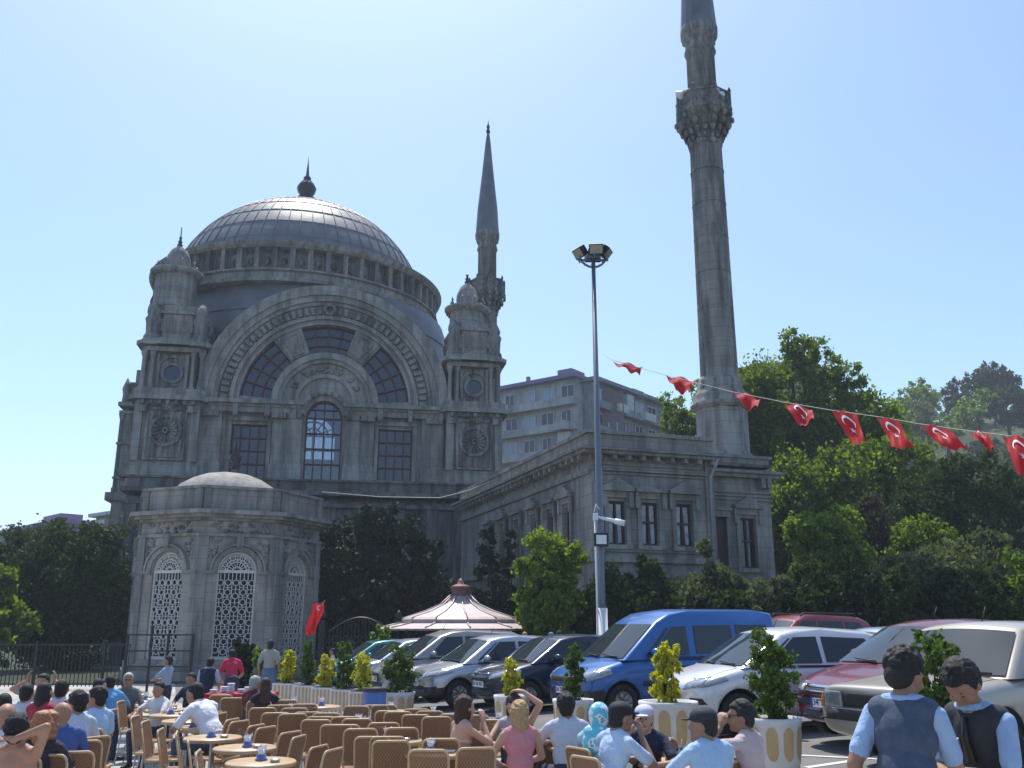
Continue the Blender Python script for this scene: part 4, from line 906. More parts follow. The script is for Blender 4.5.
def car(label,cat,loc,yaw,Pn,Sp,name='parked_car',group='cars parked side by side in the car park',plate='34 TK 927'):
    """local frame: +x towards the rear, origin under the front bumper centre; yaw turns +x"""
    L,W,H=Sp['L'],Sp['W'],Sp['H']; hw=W/2
    t=empty(name,loc,yaw,label,cat,group)
    st=Sp['st']   # stations: x, zbottom, ztop, width factor, crown
    b=B(); rows=[]
    for x,zb,zt,wf,cr in st:
        wv=hw*wf; h=zt-zb
        half=[(0,zb),(.8*wv,zb),(.965*wv,zb+.1*h),(wv,zb+.42*h),(.995*wv,zb+.72*h),(.955*wv,zb+.93*h),(.84*wv,zt+cr*.25),(.45*wv,zt+cr*.8),(0,zt+cr)]
        bul=0
        pts=[(x,y,z) for y,z in half]+[(x,-y,z) for y,z in half[-2:0:-1]]
        # round the nose and tail in plan
        if x<.5: pts=[(px+Sp.get('nose',.16)*(abs(py)/hw)**2*(1-x/.5),py,pz) for px,py,pz in pts]
        if x>L-.4: pts=[(px-.1*(abs(py)/hw)**2*(1-(L-x)/.4),py,pz) for px,py,pz in pts]
        rows.append([b.v(p) for p in pts])
    n=len(rows[0])
    for r_,q in zip(rows,rows[1:]):
        for k in range(n): b.f([r_[k],r_[(k+1)%n],q[(k+1)%n],q[k]],True)
    b.f(rows[0][::-1],True); b.f(rows[-1],True)
    hull=b.build('body',[Pn,BLK],None)
    ss=hull.modifiers.new('s','SUBSURF'); ss.levels=2; ss.render_levels=2
    wr=Sp['wr']; cuts=[]
    for wx in (Sp['fw'],Sp['rw']):
        for s in (-1,1):
            c=B(); c.mi=1; c.cone((wx,s*(hw+.1),wr),(wx,s*(hw-.28),wr),wr+.055,wr+.055,28); co_=c.build('cut',[Pn,BLK],None); cuts.append(co_)
            m=hull.modifiers.new('b','BOOLEAN'); m.operation='DIFFERENCE'; m.object=co_; m.solver='EXACT'
    me=evalmesh(hull,'body'); bpy.data.objects.remove(hull)
    for c in cuts: bpy.data.objects.remove(c)
    body=link('body',me,t)
    # lower sills / bumper colouring
    zc=Sp.get('clad',0)
    if zc:
        for p in me.polygons:
            c=p.center
            if c.z<zc and (c.x<.75 or c.x>L-.7 or Sp.get('cladside')): p.material_index=1
    bm_=bmesh.new(); bm_.from_mesh(me); tree_=BVHTree.FromBMesh(bm_); bm_.free()
    def patch(nm,c4,mats,axis,parent=body,n=8,m=4,th=.012,side=1,mi=None):
        # c4: four (u,z) corners; axis 'x' projects from the front (u=y), 'y' from the side (u=x)
        bb=B(); g=[]
        for j in range(m+1):
            r_=[]
            for i in range(n+1):
                u,v=i/n,j/m
                p=[(c4[0][k]*(1-u)+c4[1][k]*u)*(1-v)+(c4[3][k]*(1-u)+c4[2][k]*u)*v for k in (0,1)]
                if axis=='x': o=Vector((-1,p[0],p[1])); d=Vector((1,0,0))
                elif axis=='z': o=Vector((p[0],p[1],3)); d=Vector((0,0,-1))
                else: o=Vector((p[0],side*2,p[1])); d=Vector((0,-side,0))
                h,nn,_,_=tree_.ray_cast(o,d)
                if h is None: h=Vector((Sp.get('nose',.16),p[0],p[1])) if axis=='x' else Vector((p[0],side*hw,p[1]))
                r_.append(h-d*th)
            g.append(r_)
        F=[[bb.v(q) for q in r_] for r_ in g]; dd=(Vector((1,0,0)) if axis=='x' else (Vector((0,0,-1)) if axis=='z' else Vector((0,-side,0))))*(th+.02)
        K=[[bb.v(q+dd) for q in r_] for r_ in g]
        for j in range(m):
            for i in range(n): bb.f([F[j][i],F[j][i+1],F[j+1][i+1],F[j+1][i]],True)
        for i in range(n): bb.f([F[0][i],F[0][i+1],K[0][i+1],K[0][i]]); bb.f([F[m][i],F[m][i+1],K[m][i+1],K[m][i]])
        for j in range(m): bb.f([F[j][0],F[j+1][0],K[j+1][0],K[j][0]]); bb.f([F[j][n],F[j+1][n],K[j+1][n],K[j][n]])
        return bb.build(nm,mats,parent)
    # greenhouse
    gp=Sp['gh']; zb0=Sp['belt']; tum=Sp.get('tum',.36); gw=hw*Sp.get('gw',.93)
    def yz(z): return gw-max(0,z-zb0)*tum
    nj=12; b=B(); G=[]
    for x,z in gp:
        r_=[]
        for j in range(nj+1):
            s=-1+2*j/nj; fx=1 if x<gp[1][0]+.02 else (-1 if x>gp[-2][0]-.02 else 0)
            cr=(1-s*s)*(.045 if z>H-.2 else 0); r_.append(b.v((x-fx*.1*(1-s*s),s*yz(z),z+cr)))
        G.append(r_)
    for r_,q in zip(G,G[1:]):
        for j in range(nj): b.f([r_[j],r_[j+1],q[j+1],q[j]],True)
    s0=[r_[0] for r_ in G]; s1=[r_[-1] for r_ in G]; f0=b.f(s0); f1=b.f(s1[::-1])
    ed=[e for f in (f0,f1) for e in f.edges if min(v.co.z for v in e.verts)>zb0-.06 and not all(abs(v.co.z-gp[0][1])<.01 for v in e.verts)]
    bmesh.ops.bevel(b.bm,geom=ed,offset=.05,segments=3,affect='EDGES',profile=.5)
    for f in b.bm.faces: f.smooth=True
    cab=b.build('roof',Pn,body)
    # glass: windscreen
    def frontpt(s,k,i0=0,i1=1,off=.012):
        (x0,z0),(x1,z1)=gp[i0],gp[i1]; x=x0+(x1-x0)*k; z=z0+(z1-z0)*k; sg=1 if i1>i0 else -1
        nx,nz=(z1-z0),-(x1-x0); l=math.hypot(nx,nz); cr=(1-s*s)*.045*k if z1>H-.2 else 0
        return Vector((x-sg*.1*(1-s*s)-abs(nx)/l*off*sg,s*(yz(z)),z+cr+abs(nz)/l*off))
    for nm,i0,i1 in (('windscreen',0,1),('rear_window',len(gp)-1,len(gp)-2)):
        bb=B(); g=[]
        for k in np.linspace(.05,.93,6): g.append([bb.v(frontpt(s,k,i0,i1)) for s in np.linspace(-.9,.9,13)])
        for r_,q in zip(g,g[1:]):
            for j in range(12): bb.f([r_[j],r_[j+1],q[j+1],q[j]],True)
        o=bb.build(nm,CGL,body)
        if nm=='windscreen':
            bb=B()
            for s in (-.75,-.08): 
                a=frontpt(s,.05,off=.03); c=frontpt(s+.55,.1,off=.035); bb.cone(a,c,.012,.008,5)
            bb.build('wiper',BLK,o)
            bb=B(); c=frontpt(0,.8,off=-.05); bb.box(c.x+.02,c.x+.06,-.12,.12,c.z-.04,c.z+.03); bb.build('mirror',BLK,o)
    for s in (-1,1):
        for poly in Sp['win']:
            bb=B(); A=[bb.v((x,s*(yz(z)+.010),z)) for x,z in poly]; K=[bb.v((x,s*(yz(z)-.02),z)) for x,z in poly]; m_=len(poly)
            bb.f(A); 
            for k in range(m_): bb.f([A[k],A[(k+1)%m_],K[(k+1)%m_],K[k]])
            bb.build('window',CGL,cab)
        # black trim line under the windows
        xa=min(x for p in Sp['win'] for x,z in p); xe=max(x for p in Sp['win'] for x,z in p)
        bb=B(); bb.box(xa,xe,s*(gw+.0)-.012,s*(gw+.0)+.014,zb0-.012,zb0+.012); bb.build('window_trim',BLK,cab)
    # details
    hl=Sp['hl']; 
    for s in (-1,1):
        c4=[(s*u,z) for u,z in hl]; patch('headlight',c4,[LAMP],'x')
        if Sp.get('ind'): patch('indicator',[(s*u,z) for u,z in Sp['ind']],[ORG],'x')
        if Sp.get('hls'): patch('headlight_side',Sp['hls'],[LAMP],'y',side=s)
        if Sp.get('fog'): patch('fog_lamp',[(s*u,z) for u,z in Sp['fog']],[BLK],'x',n=5,m=3)
    for q in Sp.get('gr',[]): patch('grille',q,[BLK],'x',n=12,m=3,th=.008)
    for q in Sp.get('chr',[]): patch('grille_trim',q,[CHR],'x',n=12,m=2,th=.02)
    for q in Sp.get('bump',[]): patch('bumper_strip',q,[BLK],'x',n=14,m=3,th=.03)
    if Sp.get('flash'): 
        for q in Sp['flash']: patch('bumper_strip',q,[Sp.get('bm',CHR)],'x',n=14,m=2,th=.04)
    zp=Sp['pl']; yp=Sp.get('py',0)
    h,nn,_,_=tree_.ray_cast(Vector((-1,yp,zp)),Vector((1,0,0))); xp=(h.x if h else 0)-.045
    bb=B(); bb.box(xp,xp+.02,yp-.26,yp+.26,zp-.055,zp+.055); pl=bb.build('number_plate',PLT,body)
    bb=B(); bb.box(xp-.003,xp+.01,yp+.215,yp+.262,zp-.056,zp+.056); bb.build('plate_band',EUB,pl)
    cu=bpy.data.curves.new('plate_text','FONT'); cu.body=plate; cu.size=.105; cu.align_x='CENTER'; cu.align_y='CENTER'; cu.extrude=.002
    co_=bpy.data.objects.new('x',cu); C.objects.link(co_); tm=evalmesh(co_,'plate_text'); bpy.data.objects.remove(co_); tm.materials.clear(); tm.materials.append(TXT)
    link('plate_text',tm,pl,(xp-.004,yp-.02,zp),(R(90),0,R(-90)))
    for s in (-1,1):
        for x0 in Sp['doors']:
            patch('door_seam',[(x0,Sp['sill']+.03),(x0+.012,Sp['sill']+.03),(x0+.012,zb0-.03),(x0,zb0-.03)],[BLK],'y',n=1,m=8,th=.002,side=s)
        for x0 in Sp['handles']: patch('door_handle',[(x0,zb0-.17),(x0+.16,zb0-.17),(x0+.16,zb0-.135),(x0,zb0-.135)],[Sp.get('hm',BLK)],'y',n=2,m=1,th=.03,side=s)
        if Sp.get('strip'): 
            z=Sp['strip']; patch('side_strip',[(Sp['fw']+wr+.1,z-.035),(Sp['rw']-wr-.1,z-.035),(Sp['rw']-wr-.1,z+.035),(Sp['fw']+wr+.1,z+.035)],[BLK],'y',n=14,m=1,th=.018,side=s)
        bb=B(); mx=gp[0][0]+Sp.get('mx',.55); bb.ell((mx,s*(gw+.13),zb0+.09),(.07,.11,.075),12,8); bb.cone((mx+.03,s*(gw-.02),zb0+.04),(mx,s*(gw+.08),zb0+.06),.03,.03,6); bb.build('wing_mirror',[Sp.get('mm',Pn)],body)
        patch('bonnet_seam',[(.28,s*hw*.78),(gp[0][0]+.02,s*hw*.8),(gp[0][0]+.02,s*hw*.8+.012),(.28,s*hw*.78+.012)],[BLK],'z',n=8,m=1,th=.002)
        for wx in (Sp['fw'],Sp['rw']):
            wt=empty('wheel',(wx,s*(hw-.11),wr)); wt.parent=t
            bb=B(Matrix.Rotation(R(90 if s<0 else -90),4,'X')); w2=.1
            bb.lathe([(wr*.62,-w2),(wr*.9,-w2),(wr*.985,-w2*.75),(wr,-w2*.4),(wr,w2*.4),(wr*.985,w2*.75),(wr*.9,w2),(wr*.62,w2),(wr*.6,w2*.5),(wr*.6,-w2*.5)],28); bb.build('tyre',RUB,wt)
            bb=B(Matrix.Rotation(R(90 if s<0 else -90),4,'X')); bb.lathe([(wr*.6,w2*.5),(wr*.63,w2*.85),(wr*.58,w2*.8),(wr*.5,w2*.45),(wr*.2,w2*.6),(.0,w2*.65)],28)
            for k in range(7):
                a=2*math.pi*k/7; bb.cone((wr*.15*math.cos(a),wr*.15*math.sin(a),w2*.66),(wr*.57*math.cos(a),wr*.57*math.sin(a),w2*.7),.035,.025,5)
            bb.build('rim',RIM,wt)
    bb=B(); xr=gp[1][0]+.25; bb.cone((xr,0,H+.02),(xr+.1,0,H+.2),.007,.004,5); bb.build('aerial',BLK,cab)
    if Sp.get('rails'):
        for s in (-1,1):
            bb=B(); xa,xc=Sp['rails']; y=s*(yz(H)-.06); bb.tube([(xa,y,H-.02),(xa+.08,y,H+.06),(xc-.08,y,H+.05),(xc,y,H-.03)],.018,6)
            bb.build('roof_rail',DARKM,cab)
    return t
# ---- specs
def hatch(L=3.83,W=1.65,H=1.43,**k):
    S=dict(L=L,W=W,H=H,wr=.29,fw=.78,rw=L-.62,sill=.22,belt=.92,nose=.3,
     st=[(0,.3,.56,.74,.0),(.03,.24,.66,.84,.02),(.2,.2,.74,.94,.03),(.5,.2,.82,1,.045),(.95,.2,.92,1,.05),(1.15,.2,.94,1,.03),(2.2,.2,.95,1,.0),(L-.8,.2,.98,1,0),(L-.25,.22,1.0,.96,0),(L-.05,.26,.95,.9,0),(L,.32,.86,.82,0)],
     gh=[(.88,.9),(1.62,H-.07),(1.85,H-.015),(2.3,H),(L-.75,H-.04),(L-.5,H-.12),(L-.12,.95)],
     win=[[(1.22,.97),(1.3,.97),(1.74,H-.13),(1.72,H-.12)],[(1.34,.96),(2.18,.96),(2.18,H-.1),(1.8,H-.11)],[(2.26,.97),(3.0,.99),(3.15,H-.28),(3.0,H-.13),(2.26,H-.1)]],
     hl=[(.42,.6),(.7,.66),(.66,.8),(.44,.71)],hls=[(.25,.64),(.62,.74),(.6,.8),(.24,.76)],gr=[[(-.36,.58),(.36,.58),(.34,.64),(-.34,.64)],[(-.5,.3),(.5,.3),(.46,.42),(-.46,.42)]],
     pl=.5,doors=[1.28,2.22],handles=[2.0,2.85],strip=.52,mx=.5)
    S.update(k); return S
S206=hatch(fog=[(.5,.4),(.74,.42),(.7,.5),(.5,.5)])
SFIE=hatch(L=3.92,W=1.68,H=1.46,clad=.44,hl=[(.42,.62),(.7,.66),(.66,.84),(.44,.76)],chr=[],gr=[[(-.36,.64),(.36,.64),(.33,.76),(-.33,.76)],[(-.5,.3),(.5,.3),(.46,.4),(-.46,.4)]])
SAST=hatch(L=4.1,W=1.7,H=1.42,chr=[[(-.34,.7),(.34,.7),(.34,.72),(-.34,.72)]])
SCIV=hatch(L=4.3,W=1.72,H=1.44,rw=3.45,gh=[(.95,.9),(1.72,1.37),(2.0,1.43),(2.5,1.44),(3.3,1.4),(3.6,1.33),(4.15,.95)],win=[[(1.4,.96),(2.3,.96),(2.3,1.34),(1.92,1.33)],[(2.38,.97),(3.3,.99),(3.45,1.15),(3.2,1.33),(2.38,1.34)]],st=[(0,.3,.52,.78,.0),(.03,.24,.62,.86,.01),(.2,.2,.7,.95,.03),(.5,.2,.79,1,.045),(1.0,.2,.9,1,.05),(1.25,.2,.93,1,.03),(2.2,.2,.94,1,.0),(3.4,.2,.97,1,0),(4.0,.22,.98,.97,0),(4.25,.26,.95,.9,0),(4.3,.32,.86,.82,0)],hl=[(.44,.58),(.76,.6),(.74,.7),(.45,.68)],hls=[(.25,.6),(.55,.66),(.53,.72),(.24,.7)],gr=[[(-.4,.56),(.4,.56),(.38,.66),(-.38,.66)],[(-.55,.26),(.55,.26),(.5,.36),(-.5,.36)]],chr=[[(-.4,.645),(.4,.645),(.4,.675),(-.4,.675)],[(-.4,.59),(.4,.59),(.4,.605),(-.4,.605)]],bump=[[(-.78,.42),(.78,.42),(.78,.5),(-.78,.5)]],pl=.46,py=0)
SREN=dict(L=4.13,W=1.66,H=1.41,wr=.285,fw=.82,rw=3.3,sill=.24,belt=.9,nose=.05,tum=.32,gw=.95,clad=.0,
     st=[(0,.34,.7,.95,.0),(.015,.3,.76,.97,.0),(.05,.26,.785,.98,.01),(.3,.24,.8,1,.02),(.9,.24,.86,1,.02),(1.15,.24,.89,1,.01),(2.2,.24,.9,1,.0),(3.5,.24,.92,.99,.0),(3.6,.24,.92,.99,.02),(4.05,.26,.9,.96,.01),(4.1,.3,.86,.94,0),(4.13,.36,.8,.92,0)],
     gh=[(1.08,.87),(1.62,1.35),(1.85,1.4),(2.3,1.41),(2.95,1.385),(3.1,1.34),(3.6,.93)],
     win=[[(1.38,.95),(2.2,.95),(2.2,1.32),(1.78,1.32)],[(2.28,.95),(2.95,.95),(2.95,1.31),(2.28,1.32)]],
     hl=[(.5,.56),(.74,.56),(.74,.72),(.5,.72)],ind=[(.75,.56),(.8,.56),(.8,.72),(.75,.72)],gr=[[(-.49,.56),(.49,.56),(.49,.72),(-.49,.72)]],flash=[[(-.82,.43),(.82,.43),(.82,.53),(-.82,.53)]],bm=BLK,chr=[[(-.82,.53),(.82,.53),(.82,.545),(-.82,.545)]],pl=.38,doors=[1.34,2.24],handles=[2.02,2.8],strip=.6,mx=.45,mm=BLK)
SVAN=dict(L=4.33,W=1.72,H=1.82,wr=.3,fw=.8,rw=3.5,sill=.24,belt=1.02,nose=.28,tum=.2,gw=.96,
     st=[(0,.32,.6,.78,0),(.03,.25,.72,.86,.02),(.2,.22,.8,.95,.03),(.5,.22,.88,1,.04),(.95,.22,1.0,1,.04),(1.2,.22,1.04,1,.01),(2.2,.22,1.05,1,0),(3.6,.22,1.05,1,0),(4.2,.24,1.05,.98,0),(4.31,.28,1.0,.95,0),(4.33,.34,.95,.93,0)],
     gh=[(.85,.98),(1.62,1.62),(1.9,1.76),(2.3,1.81),(3.9,1.82),(4.2,1.78),(4.3,1.02)],
     win=[[(1.3,1.06),(1.4,1.06),(1.83,1.5),(1.78,1.52)],[(1.45,1.06),(2.2,1.06),(2.2,1.55),(1.9,1.53)],[(2.36,1.08),(3.2,1.08),(3.2,1.57),(2.36,1.56)],[(3.3,1.08),(4.05,1.08),(4.03,1.57),(3.3,1.57)]],
     hl=[(.44,.62),(.74,.66),(.7,.84),(.46,.76)],hls=[(.25,.66),(.6,.76),(.58,.85),(.24,.8)],gr=[[(-.42,.62),(.42,.62),(.4,.72),(-.4,.72)],[(-.5,.3),(.5,.3),(.48,.4),(-.48,.4)]],clad=.5,pl=.48,doors=[1.38,2.28],handles=[2.05,2.5],strip=.6,mx=.55)
SMPV=hatch(L=4.2,W=1.74,H=1.62,belt=1.0,gh=[(.8,.98),(1.6,1.5),(1.9,1.6),(2.3,1.62),(3.6,1.58),(3.85,1.48),(4.15,1.0)],rw=3.45,
     st=[(0,.3,.6,.78,.0),(.03,.24,.7,.86,.02),(.2,.2,.8,.95,.03),(.5,.2,.9,1,.04),(.95,.2,1.0,1,.04),(1.15,.2,1.02,1,.02),(2.2,.2,1.03,1,.0),(3.4,.2,1.05,1,0),(4.0,.22,1.05,.96,0),(4.17,.26,1.0,.9,0),(4.2,.32,.9,.86,0)],
     win=[[(1.25,1.05),(2.15,1.05),(2.15,1.5),(1.72,1.48)],[(2.23,1.06),(3.0,1.07),(3.0,1.49),(2.23,1.5)],[(3.08,1.08),(3.75,1.1),(3.55,1.46),(3.08,1.48)]])
PSIL=paint('silver_paint',(.42,.44,.48),.6); PWHT=paint('silver_white_paint',(.62,.62,.64),.35); PBLU=paint('bright_blue_paint',(.018,.11,.34),.15); PDBL=paint('midnight_blue_paint',(.012,.016,.035),.3); PBUR=paint('burgundy_paint',(.13,.004,.018),.15); PBEI=paint('beige_paint',(.4,.36,.3),.3,.35); PGRY=paint('warm_grey_paint',(.3,.29,.28),.5); PTEA=paint('teal_paint',(.05,.2,.2),.4); PSB=paint('blue_silver_paint',(.3,.36,.45),.55); PRED=paint('dull_red_paint',(.2,.02,.025),.2)
def place(px,D,ang,S,Pn,label,cat='car',dz=0,**k):
    """px,D locate the front wheel nearest the viewer"""
    wp=P(px,627,D); a=R(ang); ex=Vector((math.cos(a),math.sin(a))); ny=Vector((-ex.y,ex.x))
    q=Vector((wp.x,D))-ex*S['fw']+ny*(S['W']/2-.1)
    cx=q.x+ex.x*2; cy=q.y+ex.y*2; z=gz(cx,cy)
    return car(label,cat,(q.x,q.y,z+dz),a,Pn,S,**k)
place(733,13.6,16,S206,PWHT,'silver-white small hatchback between the blue van and the burgundy car')
place(619,16.4,25,SVAN,PBLU,'bright blue passenger van with tall rounded roof','van')
place(527,19.0,26,SAST,PDBL,'midnight blue hatchback between the silver hatchback and the blue van')
place(459,20.6,26,SFIE,PSIL,'silver hatchback with black lower bumper, left of the midnight blue car')
place(412,23.3,24,SMPV,PGRY,'warm grey people carrier with tall windows, left of the silver hatchback')
place(378,26.2,24,hatch(),PSB,'pale blue-silver car partly hidden behind the potted shrubs')
place(350,29,22,hatch(),PTEA,'teal car farthest left in the parked row')
place(908,11.6,22,SCIV,PBUR,'burgundy five-door hatchback between the silver-white car and the beige saloon',dz=.02)
place(985,9.7,30,SREN,PBEI,'old boxy beige saloon with square headlights, nearest the camera',dz=.02,plate='34 AS 518')
place(775,22.5,25,dict(SMPV,rails=(1.8,3.6)),PRED,'dull red car with roof rails parked in the row behind')
place(862,17.8,24,hatch(H=1.5),PSB,'pale blue car roof just showing behind the burgundy hatchback',dz=-.18)
# ---------------------------------------------------------------- people
ORD=['first','second','third','fourth','fifth','sixth','seventh','eighth','ninth','tenth','eleventh','twelfth','thirteenth','fourteenth','fifteenth','sixteenth','seventeenth','eighteenth','nineteenth','twentieth']+['%s-%s'%('twenty',o) for o in ('first','second','third','fourth','fifth','sixth','seventh','eighth','ninth')]+['thirtieth']
def cloth(name,c,v=.05,sc=14,b=.9): return mat(name,c,rough=.85,var=v,scale=sc,bump=b*.7,bscale=11)
SK={'fair':mat('skin_fair',(.52,.31,.22),rough=.55,var=.08,scale=9),'tan':mat('skin_tan',(.36,.19,.12),rough=.55,var=.08,scale=9),'olive':mat('skin_olive',(.30,.16,.10),rough=.55,var=.08,scale=9)}
HAIR={'black':mat('hair_black',(.012,.010,.010),rough=.75,var=.5,scale=60,bump=.35,bscale=25),'brown':mat('hair_brown',(.05,.025,.015),rough=.75,var=.5,scale=60,bump=.35,bscale=25),'blonde':mat('hair_blonde',(.42,.26,.12),rough=.7,var=.3,scale=60,bump=.35,bscale=25),'ginger':mat('hair_ginger',(.30,.12,.05),rough=.5,var=.4,scale=60,bump=.35,bscale=25),'grey':mat('hair_grey',(.32,.31,.3),rough=.6,var=.3,scale=60,bump=.35,bscale=25)}
EYE=mat('eye_dark',(.02,.015,.012),rough=.2,var=0); LIP=mat('lip',(.30,.10,.08),rough=.5,var=0); BELT=mat('leather_black',(.015,.015,.015),rough=.4,var=0)
def rotX(a): return Matrix.Rotation(a,3,'X')
def build_body(prims,mats,voxel,name,parent,grow=0,smooth=3):
    b=B()
    for pr in prims:
        if pr[0]=='c':
            _,a,c,ra,rb,tg=pr; a,c=Vector(a),Vector(c); n=14
            b.cone(a,c,ra+grow,rb+grow,n); b.ell(a,(ra+grow,)*3,n,8); b.ell(c,(rb+grow,)*3,n,8)
        else:
            _,c,r,rot,tg=pr; b.ell(c,tuple(x+grow for x in r),16,10,rot)
    o=b.build(name,list(mats.values()),None)
    m=o.modifiers.new('r','REMESH'); m.mode='VOXEL'; m.voxel_size=voxel; m.use_smooth_shade=True
    m=o.modifiers.new('s','SMOOTH'); m.factor=.5; m.iterations=smooth
    me=evalmesh(o,name); bpy.data.objects.remove(o)
    n=len(me.polygons); ce=np.empty(n*3,np.float32); me.polygons.foreach_get('center',ce); ce=ce.reshape(-1,3)
    best=np.full(n,1e9); idx=np.zeros(n,np.int32); keys=list(mats)
    for pr in prims:
        if pr[0]=='c':
            a,c=np.array(pr[1]),np.array(pr[2]); ab=c-a; t=np.clip(((ce-a)@ab)/max(1e-9,ab@ab),0,1); d=np.linalg.norm(ce-a-t[:,None]*ab,axis=1)-(pr[3]+(pr[4]-pr[3])*t)-grow
        else:
            rt=np.array(pr[3]) if pr[3] is not None else np.eye(3); l=(ce-np.array(pr[1]))@rt; r=np.array(pr[2])+grow; k=np.linalg.norm(l/r,axis=1); d=(k-1)*r.min()
        k=keys.index(pr[-1]); ok=d<best; best[ok]=d[ok]; idx[ok]=k
    me.materials.clear()
    for v_ in mats.values(): me.materials.append(v_)
    me.polygons.foreach_set('material_index',idx); me.polygons.foreach_set('use_smooth',np.ones(n,bool)); me.update()
    return link(name,me,parent)
def ik(s,w,l1,l2,pole):
    s,w=Vector(s),Vector(w); d=w-s; L=d.length
    if L>(l1+l2)*.995: w=s+d.normalized()*(l1+l2)*.995; d=w-s; L=d.length
    a=(l1*l1-l2*l2+L*L)/(2*L); h=math.sqrt(max(0,l1*l1-a*a)); dn=d.normalized(); p=Vector(pole); p=(p-dn*p.dot(dn)).normalized()
    return s+dn*a+p*h, w
HS=1.06
ARMS={ # wrist positions relative to the pelvis, pole for the elbow; x is mirrored by side
 'hang':((.24,.06,-.05),(.3,-1,0),(0,.1,-1)),'lap':((.11,.30,.10),(1,-.2,-.4),(-.4,.8,-.1)),'table':((.12,.40,.24),(1,-.1,-.6),(-.5,.8,.1)),
 'mouth':((.09,.20,.50),(.6,.3,-1),(-.3,.0,1)),'face':((.10,.17,.56),(1,.5,-.6),(-.4,.1,1)),'behind':((.07,-.13,.60),(1,.2,.4),(-1,0,.1)),'up':((.20,.06,.66),(1,.2,-.8),(0,0,1)),
 'reach':((.12,.52,.30),(.5,-.2,-1),(-.1,1,-.1)),'front':((.07,.30,.20),(1,-.3,-.3),(-.7,.7,0)),'low':((.16,.36,-.02),(.6,-.6,-.2),(-.1,.8,-.6)),'headtop':((.10,.03,.80),(1,.3,.2),(-.8,0,.1))}
def person(px,py,D,f,label,shirt=(.4,.45,.5),pants=(.03,.035,.06),skin='olive',hair='black',pose='sit',arms=('lap','lap'),lean=0,hy=0,hp=0,hat=None,long_hair=0,vest=None,sleeve='short',vox=.015,bare=False,tie=None,zt=None,group=None,scarf=None,bald=False,glasses=False,wd=1.0,strap=None,zoff=None,tag_=False):
    top=P(px,py,D); stand=pose!='sit'; base=1.742 if stand else 1.292
    pz0=.98 if stand else .55; lr=R(lean)
    toph=pz0+(base-pz0)*math.cos(lr); 
    g0=gz(top.x,D) if zoff is None else zoff
    k=max(.72,min(1.12,(top.z-g0)/toph)); fr=R(f)
    t=empty('person',(0,0,0),fr,label,'person',group); t.scale=(k,k,k)
    hx=math.sin(lr)*(base-pz0)*k; fd=Vector((-math.sin(fr),math.cos(fr)))
    t.location=(top.x-fd.x*hx,D-fd.y*hx,g0)
    U=rotX(-lr); o=Vector((0,0,pz0))
    def up(x,y,z): return o+U@Vector((x,y,z))
    pr=[]; sh='shirt'; skn='skin'
    def el(c,r,rot,tg): pr.append(('e',tuple(c),r,rot,tg))
    def ca(a,c,ra,rb,tg): pr.append(('c',tuple(a),tuple(c),ra,rb,tg))
    tc=skn if bare else sh
    el(up(0,0,.34),(.165*wd,.105,.17),U,tc); el(up(0,.005,.16),(.145*wd,.105,.17),U,sh); el(o+Vector((0,-.01,0)),(.17*wd,.12,.12),None,'pants')
    if bare: el(up(0,.0,.30),(.171*wd,.111,.035),U,sh)
    ca(up(-.13*wd,-.01,.44),up(.13*wd,-.01,.44),.062,.062,tc); ca(up(0,-.005,.50),up(0,.012,.56),.06,.055,skn)
    ca(up(-.075,-.015,.468),up(.075,-.015,.468),.058,.058,tc)
    # head
    H=Matrix.Rotation(R(hy),3,'Z')@rotX(-lr*.35-R(hp)); hc=up(0,.02,.622)
    def hd(x,y,z): return hc+H@Vector((x,y,z))*HS
    el(hd(0,-.008,.015),(.081,.102,.104),H,skn); el(hd(0,.03,-.045),(.058,.063,.068),H,skn); ca(hd(0,.085,.01),hd(0,.104,-.018),.011,.016,skn)
    el(hd(0,.07,-.085),(.028,.022,.02),H,skn)
    for s in (-1,1):
        el(hd(s*.078,-.005,-.005),(.012,.022,.032),H,skn); el(hd(s*.031,.086,.014),(.011,.006,.004),H,'eye'); ca(hd(s*.02,.09,.041),hd(s*.044,.083,.041),.003,.003,'eye' if not bald else skn)
        el(hd(s*.045,.06,-.025),(.025,.02,.022),H,skn)
    ca(hd(-.02,.084,-.053),hd(.02,.084,-.053),.007,.007,'lip')
    # arms
    fine=vox<.012
    for s,am in ((-1,arms[0]),(1,arms[1])):
        wp,pole,hdir=ARMS[am] if isinstance(am,str) else am
        S0=up(s*.172*wd,-.01,.425); rel=Vector((wp[0]*s,wp[1],wp[2]))
        W0=(o+Vector((rel.x,rel.y,rel.z))) if am in('lap','table','front','reach','low') or not isinstance(am,str) else up(rel.x,rel.y,rel.z)
        E0,W0=ik(S0,W0,.285,.25,Vector((pole[0]*s,pole[1],pole[2])))
        m1_=S0+(E0-S0)*.72
        st=skn if (bare or sleeve=='none') else sh
        ca(S0,m1_,.052 if st==sh else .045,.054 if st==sh else .04,st)
        lt=sh if sleeve=='long' else skn
        ca(m1_,E0,.042 if lt==skn else .05,.039 if lt==skn else .046,lt); ca(E0,W0,.039,.027,lt)
        hdv=Vector((hdir[0]*s,hdir[1],hdir[2])).normalized(); pn=hdv.cross(Vector((0,0,1)) if abs(hdv.z)<.9 else Vector((0,1,0))).normalized(); 
        if pn.x*s>0: pn=-pn
        pn2=hdv.cross(pn).normalized(); pn2=pn2 if pn2.z<0 or abs(pn2.z)<.1 else -pn2
        side=pn; curl=pn2 if abs(hdv.z)<.8 else Vector((-s,0,0)); side=hdv.cross(curl).normalized()
        pc=W0+hdv*.05
        Rm=Matrix((side,hdv,curl)).transposed(); el(pc,(.04,.05,.017),Rm,skn); ca(W0,pc,.024,.024,skn)
        fr_=.0085 if fine else .0105
